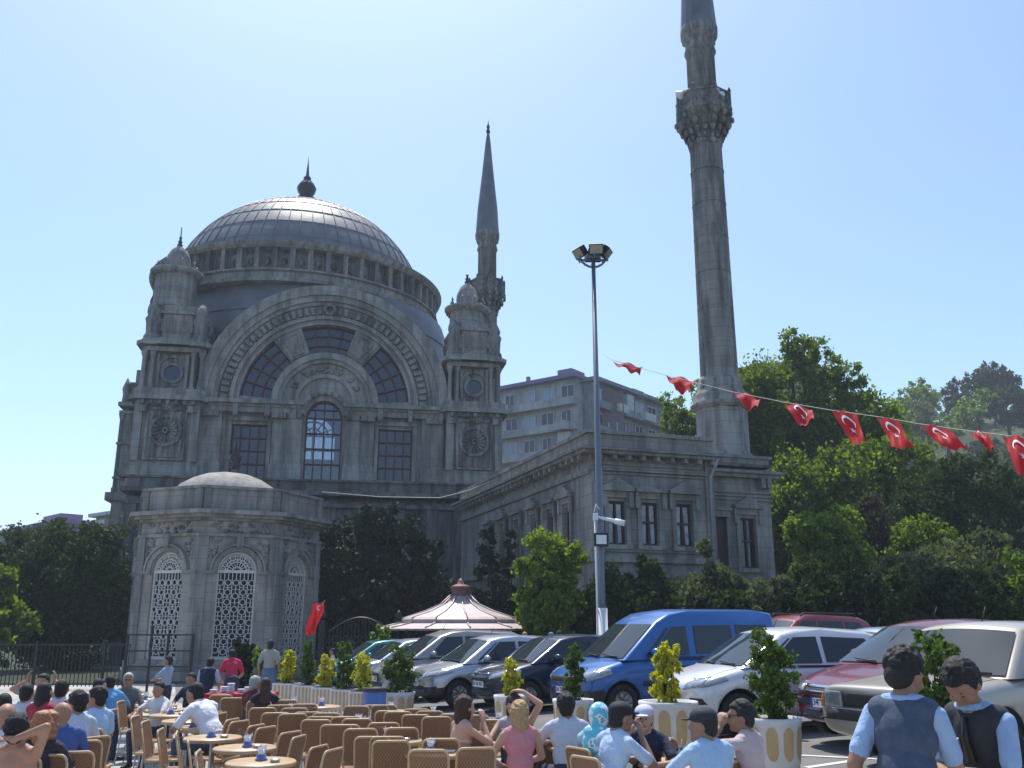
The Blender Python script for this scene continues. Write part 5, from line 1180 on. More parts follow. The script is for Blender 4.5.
        for q,(off,ln) in enumerate(((-.030,.06),(-.010,.075),(.011,.078),(.031,.068))):
            b0=pc+hdv*.035+side*off; b1=b0+(hdv*.9+curl*.35).normalized()*ln*.52; b2=b1+(hdv*.35+curl*.9).normalized()*ln*.5
            ca(b0,b1,fr_,fr_,skn); ca(b1,b2,fr_,fr_*.85,skn)
        th=side*(1 if (side.dot(Vector((-s,0,0)))>0) else -1)
        a0=W0+hdv*.025+th*.028; a1=a0+(th*.7+hdv*.7+curl*.25).normalized()*.035; ca(a0,a1,fr_*1.25,fr_*1.1,skn); ca(a1,a1+(hdv*.9+curl*.4).normalized()*.03,fr_*1.1,fr_,skn)
    # legs
    for s in (-1,1):
        if stand:
            hpv=(s*.095,-.005,.93); kn=(s*.11,.02,.50); an=(s*.115,-.02,.09)
        else:
            hpv=(s*.1,0,.53); kn=(s*(.12+.03*random.random()),.43,.53); an=(s*.13,.40+random.uniform(-.08,.06),.09)
        lg='pants' if strap is None else skn
        ca(hpv,kn,.085,.062,'pants'); ca(kn,an,.058,.043,lg if not stand else 'pants'); ca((an[0],an[1]-.03,.045),(an[0]*1.05,an[1]+.15,.035),.04,.034,'shoe')
    mats={'skin':SK[skin],'shirt':cloth('cloth_%d_%d_%d'%tuple(int(c*255) for c in shirt),shirt),'pants':cloth('cloth_%d_%d_%d'%tuple(int(c*255) for c in pants),pants),'shoe':BELT,'eye':EYE,'lip':LIP}
    build_body(pr,mats,vox,'body',t)
    # hair, hats
    def child(prims,nm,m,vx=None,grow=0): return build_body(prims,{'a':m},vx or max(.008,vox*.8),nm,t,grow,2)
    hm=HAIR[hair]
    if not bald and not scarf:
        h=[('e',tuple(hd(0,-.026,.034)),(.089,.099,.101),H,'a'),('e',tuple(hd(0,-.05,-.02)),(.079,.067,.08),H,'a'),('e',tuple(hd(0,.035,.085)),(.058,.045,.028),H,'a')]
        if long_hair>=1: h+=[('e',tuple(hd(s*.066,-.02,-.045)),(.024,.055,.085),H,'a') for s in (-1,1)]+[('e',tuple(hd(0,-.075,-.07)),(.085,.045,.11),H,'a')]
        if long_hair>=2: h+=[('e',tuple(hd(0,-.085,-.17)),(.095,.045,.14),H,'a')]
        if vox<.0145:
            rr_=random.Random(px)
            for q in range(190 if not hat else 0):
                th=rr_.uniform(0,6.28); ph=rr_.uniform(-.35,1.5); y_=math.cos(ph)*math.sin(th)
                if y_>.45 and ph<.75: continue
                h.append(('e',tuple(hd(.086*math.cos(ph)*math.cos(th),-.026+.096*y_,.034+.098*math.sin(ph))),(.012,.018,.010),H@Matrix.Rotation(rr_.uniform(-1,1),3,'X'),'a'))
        if hair=='ginger': h+=[('e',tuple(hd(.09*math.cos(a),-.03+.05*math.sin(a),.0+.1*math.sin(a*1.7))),(.05,.05,.05),H,'a') for a in np.linspace(0,6,12)]
        child(h,'hair',hm)
    if hat:
        hmn=mat('cap_%d'%int(hat[0]*1000),hat,rough=.8,var=.1)
        child([('e',tuple(hd(0,-.012,.062)),(.096,.114,.074),H,'a'),('e',tuple(hd(0,.115,.045)),(.062,.055,.010),H,'a')],'cap',hmn,.009)
    if scarf:
        sm=bpy.data.materials.get('scarf_print') or None
        if sm is None:
            sm=mat('scarf_print',(.2,.55,.65),var=0); n=sm.node_tree.nodes; l=sm.node_tree.links; tc_=n.new('ShaderNodeTexCoord'); v=n.new('ShaderNodeTexNoise'); v.inputs['Scale'].default_value=13; r_=n.new('ShaderNodeValToRGB'); r_.color_ramp.interpolation='CONSTANT'; e=r_.color_ramp.elements; e[0].color=(.12,.5,.62,1); e[1].position=.5; e[1].color=(.7,.75,.78,1); x=e.new(.62); x.color=(.25,.16,.14,1); x=e.new(.66); x.color=(.15,.48,.6,1)
            l.new(tc_.outputs['Object'],v.inputs['Vector']); l.new(v.outputs['Fac'],r_.inputs['Fac']); l.new(r_.outputs['Color'],n['Principled BSDF'].inputs['Base Color'])
        child([('e',tuple(hd(0,-.02,.02)),(.104,.113,.124),H,'a'),('e',tuple(hd(0,-.03,-.09)),(.085,.075,.09),H,'a'),('e',tuple(up(0,-.02,.47)),(.15,.11,.09),U,'a'),('e',tuple(up(0,-.09,.38)),(.11,.04,.12),U,'a')],'headscarf',sm,.011)
    if vest:
        vm=cloth('vest_%d'%int(vest[2]*1000),vest,.2,20,.4)
        vp=[('e',tuple(up(0,0,.33)),(.165*wd,.105,.165),U,'a'),('e',tuple(up(0,.005,.15)),(.148*wd,.108,.18),U,'a'),('e',tuple(o+Vector((0,0,.02))),(.165,.118,.1),None,'a'),('c',tuple(up(-.12*wd,-.012,.438)),tuple(up(.12*wd,-.012,.438)),.064,.064,'a')]
        child(vp,'vest',vm,.012,.013)
        bb=B(); q=[up(.062*math.cos(a),.0+.06*math.sin(a),.505+.012*math.sin(a)) for a in np.linspace(0,2*math.pi,17)]; bb.tube(q,.019,8); bb.build('collar',mats['shirt'],t)
    if tie: bb=B(); bb.tube([up(0,.085,.47),up(0,.128,.38),up(0,.135,.25)],[.016,.022,.03],6); bb.build('tie',BELT,t)
    if tag_: bb=B(Matrix.Translation(up(.09,.118,.34))@U.to_4x4()); bb.box(-.035,.035,-.006,.014,-.022,.022); bb.build('name_tag',WHITE,t)
    if glasses:
        bb=B(Matrix.Translation(hc)@H.to_4x4())
        for s in (-1,1): bb.box(s*.033-.024,s*.033+.024,.092,.098,.002,.034); bb.box(s*.079-.003,s*.079+.003,-.01,.093,.02,.026)
        bb.box(-.01,.01,.094,.098,.02,.028); bb.build('sunglasses',BELT,t)
    return t
LBL=(.33,.44,.62); NAV=(.02,.028,.07); WH=(.62,.64,.68)
# two waiters
person(903,647,5.35,-42,'waiter in slate waistcoat seen from behind, handing something to his colleague',shirt=(.30,.42,.62),vest=(.055,.075,.12),pose='stand',arms=('hang',((.12,.42,.1),(.4,-.3,-1),(.2,1,-.1))),lean=12,hy=-12,hp=24,vox=.009,sleeve='short',wd=.92)
person(957,659,5.5,118,'waiter in dark waistcoat with white name tag, head bowed, facing left',shirt=(.30,.42,.62),vest=(.03,.032,.04),pose='stand',arms=(((.02,.34,.16),(.8,-.4,-.5),(-.5,.8,0)),((.05,.32,.12),(.8,-.4,-.5),(-.5,.8,0))),lean=17,hy=8,hp=44,vox=.009,tie=1,tag_=True,wd=1.0)
# seated group round the right-hand table
person(622,703,8.6,-58,'seated man in light blue shirt and black cap, hand to his mouth',shirt=(.42,.55,.72),pants=(.06,.08,.14),arms=('table','mouth'),lean=14,hy=-8,hat=(.012,.014,.02),vox=.012,wd=1.08)
person(600,704,9.2,-40,'woman in turquoise printed headscarf and pale blue top, seen from behind',shirt=(.38,.62,.70),arms=('table','table'),lean=10,scarf=1,vox=.013)
person(644,706,9.1,165,'child in dark top with a white and blue cap, beside the black cap',shirt=(.02,.025,.06),arms=('table','face'),lean=8,hat=(.5,.52,.62),hair='black',vox=.013,skin='fair')
person(702,709,7.9,28,'seated man in sky-blue shirt and dark flat cap, back to the camera',shirt=(.36,.52,.72),pants=(.05,.05,.07),arms=('table','table'),lean=9,hy=38,hat=(.02,.022,.035),vox=.012,wd=1.12)
person(739,702,8.4,52,'man in pinkish checked shirt and sunglasses resting his cheek on his hand',shirt=(.5,.40,.40),pants=(.04,.05,.09),arms=('face','table'),lean=10,hy=30,glasses=True,vox=.012,wd=1.05)
person(566,694,9.9,12,'man in pale blue-grey shirt, back turned, left of the headscarf',shirt=(.48,.54,.64),arms=('table','table'),lean=4,hy=-10,vox=.013,wd=1.1)
person(519,702,9.6,18,'blonde woman in a pink sleeveless top, back turned, by the draped jacket',shirt=(.62,.24,.26),pants=(.05,.09,.2),skin='fair',hair='blonde',long_hair=1,sleeve='none',arms=('lap','lap'),lean=4,vox=.013)
person(514,696,10.6,175,'brunette woman with both hands on her head, facing the blonde in pink',shirt=(.45,.42,.42),skin='fair',hair='brown',long_hair=1,sleeve='none',arms=('headtop','table'),lean=4,hp=18,vox=.014)
person(465,697,10.2,-62,'bare-shouldered woman with bobbed hair, hand to her mouth, facing right',shirt=(.55,.48,.42),pants=(.03,.1,.2),skin='fair',hair='brown',long_hair=1,sleeve='none',bare=True,arms=('lap','mouth'),lean=5,hy=5,vox=.013)
# seated crowd at the left
person(17,716,7.9,-6,'woman in black swim top, arms folded behind her head, at lower left',shirt=(.01,.02,.02),skin='tan',hair='black',bare=True,arms=('behind','behind'),lean=-12,hp=-5,vox=.012,strap=1)
person(8,703,8.8,20,'sunburnt elderly man in a white shirt at the left edge of the photo',shirt=WH,skin='tan',bald=True,arms=('lap','lap'),lean=18,vox=.014)
person(45,713,8.7,10,'woman with curly ginger hair just behind the woman in the swim top',shirt=(.03,.03,.04),skin='fair',hair='ginger',long_hair=1,arms=('lap','lap'),vox=.013)
person(63,702,9.5,38,'balding man in blue shirt with white shoulder panel, turned to the left',shirt=(.06,.11,.32),skin='tan',hair='grey',bald=True,arms=('table','lap'),lean=6,hy=35,vox=.012,wd=1.12)
person(77,692,10.4,48,'man in sunglasses and pale tee leaning left behind the balding man',shirt=(.55,.6,.68),skin='tan',arms=('table','lap'),lean=8,hy=30,glasses=True,vox=.014)
person(97,688,11.2,62,'dark-haired man in light blue shirt at the right end of the left crowd',shirt=(.40,.55,.75),skin='tan',arms=('table','lap'),lean=8,hy=28,vox=.014)
person(63,680,12.6,10,'man in white shirt with his back turned, in the middle of the left crowd',shirt=WH,arms=('table','table'),lean=10,vox=.018)
person(45,683,12.2,-15,'dark-haired woman in a crimson top in the middle of the left crowd',shirt=(.35,.02,.05),skin='tan',long_hair=1,arms=('table','table'),vox=.018)
person(28,684,12.4,5,'man in very pale blue shirt left of the crimson top',shirt=(.5,.56,.62),arms=('table','table'),lean=6,vox=.018)
person(44,674,14.5,180,'man in a tan shirt stretching both arms up, facing the camera',shirt=(.3,.25,.2),skin='tan',arms=('up','up'),vox=.02)
person(110,676,15.2,30,'person in sky-blue top slumped at the far tables before the fence',shirt=(.12,.35,.6),arms=('table','table'),lean=25,vox=.022)
person(101,679,14.8,-60,'person in a dusky pink top beside the sky-blue top at the far tables',shirt=(.35,.18,.2),skin='fair',arms=('table','table'),lean=10,vox=.022)
person(129,673,15.5,200,'elderly person in a grey-green jacket at the far tables before the fence',shirt=(.12,.13,.13),hair='grey',sleeve='long',arms=('lap','lap'),vox=.022)
person(5,694,10.8,15,'person in a red and navy top at the far left edge',shirt=(.2,.03,.06),arms=('lap','lap'),vox=.018)
# middle distance
person(169,655,19.5,80,'young waiter in grey-blue shirt and dark trousers standing with hands folded',shirt=(.28,.36,.46),pose='stand',arms=('front','front'),hy=20,vox=.022,zoff=-.1)
person(160,682,14.3,160,'child with dark hair in a white top sitting across the aisle tables',shirt=(.6,.6,.62),arms=('table','table'),skin='tan',vox=.02)
person(192,684,12.2,72,'heavy man in a bright white tee leaning over an aisle table',shirt=(.75,.76,.8),pants=(.05,.08,.15),skin='tan',arms=('table','table'),lean=32,vox=.016,wd=1.3)
person(212,657,19.0,-8,'waiter in navy waistcoat with his back turned at the red serving table',shirt=(.30,.42,.60),vest=(.012,.016,.035),pose='stand',arms=('low','low'),lean=18,vox=.02,wd=1.1,zoff=-.1)
person(232,649,20.5,25,'person in a crimson tee bending over the red serving table',shirt=(.5,.02,.06),pose='stand',arms=('low','low'),lean=26,vox=.022,skin='tan',zoff=0)
person(271,639,22.5,4,'man in grey tee and blue jeans standing with his back to the camera',shirt=(.30,.31,.28),pants=(.09,.15,.26),pose='stand',arms=('hang','hang'),vox=.02,zoff=0)
person(256,676,15.2,-30,'grey-haired man in a dark red shirt resting his chin on his hand',shirt=(.12,.015,.03),hair='grey',arms=('table','face'),lean=8,vox=.018)
person(266,678,14.8,20,'woman with long dark brown hair in a black top beside the grey-haired man',shirt=(.015,.015,.02),hair='brown',long_hair=2,arms=('table','table'),vox=.018)
person(192,673,17.0,160,'person in dark clothes seated beyond the aisle, left of the navy waistcoat',shirt=(.02,.025,.05),arms=('lap','lap'),vox=.024)
# people behind the parked cars
for i,(px,py,D,f,shc,lb,ex) in enumerate([(496,631,29,10,(.04,.04,.05),'head of a dark-haired man passing between the kiosk and the cars',{}),(525,631,28,60,(.3,.3,.32),'head of a balding man beside the white boards behind the cars',dict(bald=True)),(551,632,27,-20,(.3,.4,.55),'head of a person in a blue cap behind the midnight blue car',dict(hat=(.1,.2,.35))),(559,630,26.5,30,(.3,.2,.16),'brown-haired head right of the blue cap, behind the midnight blue car',dict(hair='brown')),(607,627,26,0,(.03,.03,.04),'black-haired head at the foot of the lamp mast behind the cars',{}),(618,629,26.5,90,(.4,.02,.03),'head of a person in red right of the lamp mast foot',{}),(333,648,27,100,(.4,.42,.5),'man in a pale shirt in front of the iron gate',{})]):
    person(px,py,D,f,lb,shirt=shc,pose='stand',arms=('hang','hang'),vox=.026,skin='tan',**ex)
# ---------------------------------------------------------------- chairs and tables
WK=mat('wicker',(.30,.15,.065),rough=.7,var=0)
n=WK.node_tree.nodes; l=WK.node_tree.links; tc=n.new('ShaderNodeTexCoord'); ck=n.new('ShaderNodeTexChecker'); ck.inputs['Scale'].default_value=60; ck.inputs['Color1'].default_value=(.36,.2,.1,1); ck.inputs['Color2'].default_value=(.17,.085,.04,1); l.new(tc.outputs['Object'],ck.inputs['Vector']); l.new(ck.outputs['Color'],n['Principled BSDF'].inputs['Base Color'])
wv=n.new('ShaderNodeTexChecker'); wv.inputs['Scale'].default_value=85; l.new(tc.outputs['Object'],wv.inputs['Vector']); ml=n.new('ShaderNodeMath'); ml.operation='MULTIPLY_ADD'; ml.inputs[1].default_value=.4; ml.inputs[2].default_value=.6; l.new(wv.outputs['Fac'],ml.inputs[0]); l.new(ml.outputs[0],n['Principled BSDF'].inputs['Alpha'])
CF=mat('cane_frame',(.52,.36,.2),rough=.45,var=.15,scale=8); CL=mat('chair_leg_metal',(.5,.5,.5),rough=.35,metal=.7,var=.05)
def rrect(w_,h,r,n=5):
    pts=[]
    for cx,cy,a0 in ((w_-r,h-r,0),(-w_+r,h-r,90),(-w_+r,r,180),(w_-r,r,270)):
        for k in range(n+1): a=R(a0+90*k/n); pts.append((cx+r*math.cos(a),cy+r*math.sin(a)))
    return pts
def make_chair():
    t=empty('cafe_chair',(0,-300,0))
    BM=Matrix.Translation((0,-.19,.44))@Matrix.Rotation(R(13),4,'X')
    b=B(BM); b.prism([(x,z*.83+.07) for x,z in rrect(.195,.42,.05)],-.008,.008); b.box(-.19,.19,-.012,.012,.055,.075); bk=b.build('backrest',WK,t)
    b=B(BM); p=rrect(.203,.43,.06); b.tube([(x,0,z) for x,z in p]+[(p[0][0],0,p[0][1])],.013,7); b.build('back_frame',CF,bk)
    b=B(); b.vprism([(x,z-.2) for x,z in rrect(.2,.4,.07)],.43,.455); b.build('seat',WK,t)
    b=B(); p=rrect(.21,.42,.08); b.tube([(x,z-.21,.44) for x,z in p]+[(p[0][0],p[0][1]-.21,.44)],.016,7); b.build('seat_frame',CF,t)
    for sx in (-1,1):
        for sy in (-1,1): b=B(); b.tube([(sx*.185,sy*.17,.43),(sx*.2,sy*.19,.2),(sx*.215,sy*.22,0)],.012,7); b.build('leg',CL,t)
    return t
def make_table():
    t=empty('cafe_table',(0,-310,0))
    b=B(); b.lathe([(.29,.70),(.315,.70),(.325,.71),(.325,.73),(.315,.74),(.01,.742)],36); b.build('table_top',mat('table_top',(.50,.35,.20),rough=.4,var=.18,scale=5),t)
    b=B(); b.lathe([(.05,.02),(.035,.05),(.03,.68),(.09,.70)],14); b.build('column',CL,t)
    b=B(); b.lathe([(.22,0),(.22,.02),(.06,.05),(.05,.06)],20); b.build('base',CL,t)
    return t
NAP=mat('napkin_white',(.72,.74,.8),rough=.8,var=.1,scale=20); NAB=mat('holder_blue',(.12,.16,.38),rough=.3,var=.1); CERAM=mat('ashtray_metal',(.45,.47,.5),rough=.3,metal=.5,var=0)
def make_nap():
    t=empty('napkin_holder',(0,-320,0))
    b=B(); b.lathe([(.055,0),(.06,.01),(.045,.02),(.045,.05)],12); b.build('holder',NAB,t)
    b=B()
    for k in range(9):
        a=k*.7; q=[(0,0,.02),(.05*math.cos(a),.05*math.sin(a),.10+.02*(k%3)),(.02*math.cos(a+.9),.02*math.sin(a+.9),.11)]; V=[b.v(p) for p in q]; V2=[b.v((x*1.05,y*1.05,z+.003)) for x,y,z in q]; b.f(V); b.f(V2[::-1])
        for i in range(3): b.f([V[i],V[(i+1)%3],V2[(i+1)%3],V2[i]])
    b.ell((0,0,.07),(.035,.035,.03),8,6); b.build('napkins',NAP,t); return t
def make_ash():
    t=empty('ashtray',(0,-330,0)); b=B(); b.lathe([(.04,0),(.05,.025),(.045,.026),(.035,.008),(0,.008)],14); b.build('dish',CERAM,t); return t
CH=make_chair(); TB=make_table(); NP=make_nap(); AS=make_ash(); used={}
def inst(proto,loc,rz,label,cat,group):
    if proto.name not in used: o=proto; used[proto.name]=1
    else: o=copy_tree(proto)
    o.location=loc; o.rotation_euler=(0,0,rz); o.scale=(CS,CS,1) if proto is CH else (1,1,1); tag(o,label,cat,group); return o
placed=[]
CS=.9
def chair_at(px,py,f,grp):
    f+=random.uniform(-9,9); fr=R(f); p=PZ(px,py,.865); g=gz(p.x,p.y); p=PZ(px,py,.865+g)
    bx,by=-(-.285)*math.sin(fr),(-.285)*math.cos(fr)   # rotated (0,-.285)
    placed.append((p.x-bx,p.y-by,g,fr,grp,px,py))
A_L=[(106,688),(110,696),(119,701),(126,694),(133,716),(137,708),(143,721),(158,729),(174,732),(185,739),(195,751)]
for q in A_L: chair_at(*q,-78,'aisle')
for q in [(211,707),(217,712),(223,713),(235,719),(242,721),(259,725),(269,727),(293,732),(302,736),(322,746),(337,749)]: chair_at(*q,72,'opp')
for q in [(221,695),(232,698),(245,698),(259,701),(263,708),(276,713),(293,714),(316,720),(321,717),(336,725),(361,729),(346,717),(372,737),(388,737),(391,741),(402,728),(384,723),(428,750),(477,748),(441,739),(468,732),(389,711),(398,712),(357,719),(437,717),(416,715),(496,720),(529,730),(554,734),(575,729),(344,725)]: chair_at(*q,4,'mid')
for q in [(270,697),(280,705),(286,700),(295,708),(305,704),(308,712),(327,713),(357,706),(376,705),(384,705),(417,709),(430,711),(454,714),(475,715),(535,731)]: chair_at(*q,184,'mid')
for q,f in [((72,752),8),((82,741),14),((97,737),60),((101,716),70),((86,729),12),((62,737),10),((18,758),0),((45,755),5),((47,741),8),((84,694),70),((30,699),5)]: chair_at(*q,f,'left')
for q,f in [((575,748),-50),((582,757),-55),((659,738),180),((736,758),40),((748,760),38),((760,753),60)]: chair_at(*q,f,'right')
GN={'aisle':('along the left side of the aisle tables','wicker chairs along the aisle, facing right'),'opp':('on the right side of the aisle tables','wicker chairs on the far side of the aisle tables'),'mid':('in the block of chairs in the centre foreground','wicker chairs filling the centre of the terrace'),'left':('among the crowd at the lower left','wicker chairs among the crowd at the left'),'right':('at the right-hand table with the men in blue','wicker chairs at the right-hand table')}
for g in GN:
    L_=sorted([c for c in placed if c[4]==g],key=lambda c:-c[6])
    if g=='mid':
        for r_ in range(0,len(L_),8):
            row=sorted(L_[r_:r_+8],key=lambda c:c[5])
            for i,c in enumerate(row): inst(CH,(c[0],c[1],c[2]),c[3],'wicker cafe chair, %s from left in the %s row of the centre block'%(ORD[i],ORD[r_//8]),'chair',GN[g][1])
    else:
        for i,c in enumerate(L_): inst(CH,(c[0],c[1],c[2]),c[3],'wicker cafe chair, %s nearest %s'%(ORD[i],GN[g][0]),'chair',GN[g][1])
tabs=[(127,691,1),(135,696,1),(142,700,1),(156,705,1),(166,709,1),(173,714,1),(187,720,1),(199,727,1),(213,737,1),(245,747,1),(261,761,1),(363,728,1),(393,740,1),(436,752,1),(286,713,0),(290,706,0),(357,725,0),(429,716,0),(389,711,0),(320,706,0),(578,746,0),(672,762,0),(45,712,1),(27,706,0),(264,701,1),(505,722,0)]
tabs.sort(key=lambda q:-q[1])
for i,(px,py,nn) in enumerate(tabs):
    p=PZ(px,py,.74); g=gz(p.x,p.y); p=PZ(px,py,.74+g)
    wh='aisle' if px<270 and px>100 else ('left crowd' if px<100 else 'centre and right')
    inst(TB,(p.x,p.y,g),random.uniform(0,6),'round wooden cafe table, %s nearest the camera, in the %s'%(ORD[i],wh),'table','round cafe tables on the terrace')
    if px!=672:
        inst(NP,(p.x+random.uniform(-.08,.08),p.y+random.uniform(-.05,.08),g+.7425),random.uniform(0,6),'blue napkin holder with white paper on the %s nearest table'%ORD[i],'napkin holder','napkin holders on the tables')
        if nn: inst(AS,(p.x+.15,p.y-.08,g+.7425),0,'small metal ashtray on the %s nearest table'%ORD[i],'ashtray','ashtrays on the tables')
    else: TP=(p.x,p.y,g)
# drinks on the right-hand table
GLS=glassmat('drink_glass',(.8,.85,.85),1.5); DRK=mat('lemonade',(.55,.6,.5),rough=.2,var=0)
x,y,g=TP
for i,(dx,dy,lb,cs) in enumerate([(-.02,.1,'tall glass of pale drink with a white straw on the right-hand table',(.7,.7,.72)),(.07,-.02,'second glass with a pinkish straw on the right-hand table',(.6,.3,.35))]):
    t=empty('drinking_glass',(x+dx,y+dy,g+.7425),0,lb,'glass'); b=B(); b.lathe([(.028,0),(.036,.13),(.033,.131),(.026,.006),(0,.006)],16); b.build('glass',GLS,t); b=B(); b.lathe([(.025,.008),(.031,.09),(0,.09)],14); b.build('drink',DRK,t); b=B(); b.tube([(0,0,.02),(.03,.01,.2)],.004,6); b.build('straw',mat('straw_%d'%i,cs,var=0),t)
t=empty('bottle',(x-.12,y+.05,g+.7425),0,'small blue-capped water bottle on the right-hand table','bottle'); b=B(); b.lathe([(.03,0),(.032,.02),(.032,.12),(.012,.16),(.012,.175)],14); b.build('body',GLS,t); b=B(); b.lathe([(.014,.172),(.014,.19),(0,.191)],10); b.build('cap',NAB,t)
b=B(Matrix.Translation((x+.14,y+.02,g+.7425))); b.lathe([(.05,0),(.085,.012),(.08,.016),(.05,.006),(0,.006)],20); tag(b.build('saucer',NAP),'white saucer with crumpled paper on the right-hand table','plate')
# grey jacket over a chair back
p=PZ(519,733,.87); b=B(); rows=[]
for j in range(13):
    s=j/12; z=.9-abs(s-.42)*0
    for_=[]
    for i in range(9):
        u=i/8-.5
        if s<.35: yy=.05; zz=.55+s/.35*.33
        elif s<.5: a=(s-.35)/.15*math.pi; yy=.05*math.cos(a); zz=.88+.035*math.sin(a)
        else: yy=-.05-.02*math.sin(i*1.3+s*9); zz=.88-(s-.5)/.5*.62
        for_.append(b.v((p.x+u*.36*(1+.12*math.sin(s*6)),p.y+yy+.02*math.sin(u*14+s*3),zz)))
    rows.append(for_)
for a_,c_ in zip(rows,rows[1:]):
    for i in range(8): b.f([a_[i],a_[i+1],c_[i+1],c_[i]],True)
o=b.build('jacket',cloth('jacket_grey',(.09,.10,.12))); m=o.modifiers.new('t','SOLIDIFY'); m.thickness=.02; tag(o,'dark grey jacket hung over a chair back beside the blonde woman','jacket')
# ---------------------------------------------------------------- planters
PW=mat('planter_white',(.62,.62,.62),rough=.8,var=.1,scale=5); PT=mat('planter_tan_panel',(.50,.34,.16),rough=.8,var=.1,scale=5); SOIL=mat('soil',(.04,.03,.02),var=.3)
def pot_shrub(name,label,x,y,z0,h,w_,m,n,leaf,stems=4,group=None,seed=1):
    t=empty(name,(x,y,z0),0,label,'plant',group); r_=random.Random(seed)
    lob=[((r_.uniform(-.12,.12)*w_,r_.uniform(-.12,.12)*w_,h*(.12+.8*k/5)),(w_*.5*(1.05-.13*abs(k-2)),w_*.5*(1.05-.13*abs(k-2)),h*.2)) for k in range(6)]
    leaves('foliage',m,lob,n,leaf,t,seed=seed); b=B()
    for k in range(stems): a=k*2.1; b.tube([(.04*math.cos(a),.04*math.sin(a),-.03),(w_*.15*math.cos(a),w_*.15*math.sin(a),h*.5),(w_*.25*math.cos(a+.4),w_*.25*math.sin(a+.4),h*.88)],[.012,.009,.004],5)
    b.build('stems',BARK,t); return t
def planter(px,pyt,D,r,h,label,sh):
    p=P(px,pyt,D); g=max(gz(p.x,p.y)-.02,p.z-h); z1=g+h
    t=empty('planter',(p.x,D,g),0,label,'planter','round concrete planters between terrace and car park')
    b=B(); b.lathe([(r*.86,0),(r*.86,.05),(r*.9,.06),(r,h-.06),(r*1.04,h-.05),(r*1.04,h),(r*.9,h),(r*.88,h-.05),(0,h-.05)],40); b.build('pot',PW,t)
    b=B(); N_=10
    for k in range(N_):
        a=2*math.pi*k/N_; M=Matrix.Rotation(a,4,'Z')
        b.M=M; pts=[]; ww=r*.2
        zs=[.1,.14]+list(np.linspace(.18,h-.15,4))+[h-.12,h-.09]; prev=None
        L_=[]
        for z in zs:
            q=ww*(1 if .17<z<h-.14 else (.8 if z in (.14,) or abs(z-(h-.12))<1e-6 else .35)); rr=r*.9+(r*.1)*((z-.06)/(h-.12))
            L_.append([b.v((rr*math.sqrt(max(0,1-(s*q/rr)**2))+.006,s*q,z)) for s in (-1,-.5,0,.5,1)])
        for a_,c_ in zip(L_,L_[1:]):
            for i in range(4): b.f([a_[i],a_[i+1],c_[i+1],c_[i]],True)
    b.M=Matrix(); o=b.build('tan_panels',PT,t)
    b=B(); b.lathe([(r*.87,h-.06),(r*.87,h-.03),(0,h-.02)],24); b.build('soil',SOIL,t)
    lb,hh,w_,m,n_,lf=sh; pot_shrub('potted_shrub',lb,p.x,D,z1-.03,hh,w_,m,n_,lf,group='shrubs in the planters',seed=int(px))
planter(668,701,11.3,.33,.56,'largest round white planter with tan oval panels, below the yellow shrub',('yellow-topped variegated shrub in the largest round planter, in front of the blue van',.62,.36,LY,3600,.05))
planter(772,717,10.6,.30,.52,'round white planter with tan panels beside the man in the checked shirt',('loose green shrub with reddish tips in front of the silver-white hatchback',.85,.62,LDP,5000,.045))
planter(573,699,15.2,.31,.5,'round striped planter behind the man in pale grey-blue',('narrow upright green shrub in front of the midnight blue car',.78,.36,LDP,3000,.05))
planter(512,695,17.5,.32,.5,'round striped planter behind the two seated women',('slim yellow shrub in front of the silver hatchback and dark car',.62,.32,LY,2400,.055))
planter(398,694,20,.34,.5,'round striped planter right of the blue bin',('bushy green shrub in the planter right of the blue bin',.85,.75,LDP,5000,.055))
planter(940,722,9.0,.28,.5,'planter mostly hidden between the two waiters',('green shrub showing between the two waiters',.8,.5,LDP,3500,.045))
for i,(px,pyt,D,wdt,shl,mm,hh,wid) in enumerate([(287,683,21.5,.5,'yellow shrub in the leftmost box of the striped planter row',LY,.62,.36),(307,685,21,.46,'slim green shrub second from left in the striped planter row',LDP,.85,.32),(325,687,20.5,.46,'yellow shrub in the middle of the striped planter row',LY,.6,.36),(344,689,20,.46,'green shrub fourth from left in the striped planter row',LDP,.9,.46),(362,691,19.5,.42,'yellow shrub at the right end of the striped planter row',LY,.66,.38)]):
    p=P(px,pyt,D); g=gz(p.x,p.y); h=max(.45,min(.6,p.z-g)); t=empty('box_planter',(p.x,D,p.z-h if p.z-h>g-.2 else g),R(-14),['leftmost box in the row of cream and tan striped planters','second box from the left in the striped planter row','middle box in the striped planter row','fourth box from the left in the striped planter row','rightmost box in the striped planter row, beside the blue bin'][i],'planter','striped box planters before the parked cars')
    b=B(); b.box(-wdt/2,wdt/2,-.2,.2,-.3,h); b.build('box',PW,t); b=B()
    for k in range(5): xx=-wdt/2+.05+k*(wdt-.04)/5; b.box(xx,xx+.045,-.206,-.2,.05,h-.04)
    b.build('tan_stripes',PT,t)
    b=B(); b.box(-wdt/2+.03,wdt/2-.03,-.17,.17,h,h+.012); b.build('soil',SOIL,t)
    pot_shrub('potted_shrub',shl,p.x,D,t.location.z+h,hh,wid,mm,2400,.055,group='shrubs in the planters',seed=int(px))
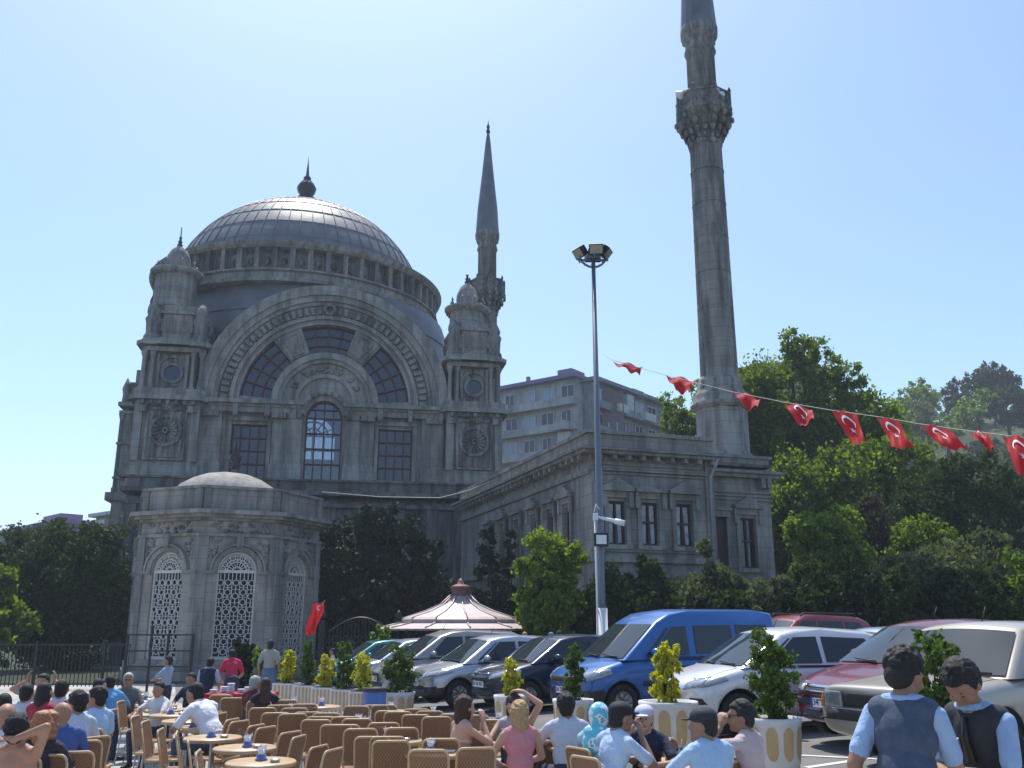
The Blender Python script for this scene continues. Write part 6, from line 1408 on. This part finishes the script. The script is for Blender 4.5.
# blue bin
p=P(375,688,18.6); g=gz(p.x,p.y); h=max(.5,p.z-g); BB=mat('bin_blue',(.03,.12,.42),rough=.35,var=.08)
t=empty('litter_bin',(p.x,18.6,g),0,'blue plastic bin with a dark liner beside the striped planters','bin'); b=B(); b.lathe([(.17,0),(.19,.02),(.225,h-.06),(.235,h-.05),(.235,h-.02),(.2,h-.02)],24); b.build('body',BB,t); b=B(); b.lathe([(.238,h-.07),(.245,h-.03),(.24,h+.01),(.2,h+.01),(.18,h-.1)],24); b.build('liner',BLK,t)
# red serving table
p=P(242,690,18.2); t=empty('serving_table',(p.x,18.2,0),R(5),'table under a red cloth laden with white crockery','table'); h=p.z-.05
b=B(); b.box(-.62,.62,-.35,.35,h-.02,h); b.build('table_top',mat('red_cloth',(.35,.015,.03),rough=.8,var=.1),t)
b=B(); rows=[]
for k in range(41):
    s=k/40*4; i=int(s)%4; u=s-int(s); c=[(-.63,-.36),(.63,-.36),(.63,.36),(-.63,.36)]; a_,c_=c[i],c[(i+1)%4]; X=a_[0]+(c_[0]-a_[0])*u; Y=a_[1]+(c_[1]-a_[1])*u; wv=1+.03*math.sin(k*2.2)
    rows.append([b.v((X,Y,h+.003)),b.v((X*wv,Y*wv,h-.3)),b.v((X*wv*1.02,Y*wv*1.03,h-.52))])
for a_,c_ in zip(rows,rows[1:]):
    for j in range(2): b.f([a_[j],c_[j],c_[j+1],a_[j+1]],True)
b.build('cloth',MAT['red_cloth'],t)
for k in range(4): b=B(); b.box((-.58,.54,-.58,.54)[k],(-.54,.58,-.54,.58)[k],(-.3,-.3,.26,.26)[k],(-.26,-.26,.3,.3)[k],0,h-.02); b.build('leg',CL,t)
for i in range(7):
    X=-.5+i*.16; hh=.06+.05*(i%3); b=B(Matrix.Translation((p.x+X,18.2-.1+.12*(i%2),h+.005)))
    for q in range(int(hh/.02)): b.lathe([(.04,q*.022),(.075,q*.022+.014),(.072,q*.022+.018),(.0,q*.022+.018)],14)
    tag(b.build('plate_stack',NAP),'stack of white plates, %s from the left on the red serving table'%ORD[i],'plates','plates stacked on the red serving table')
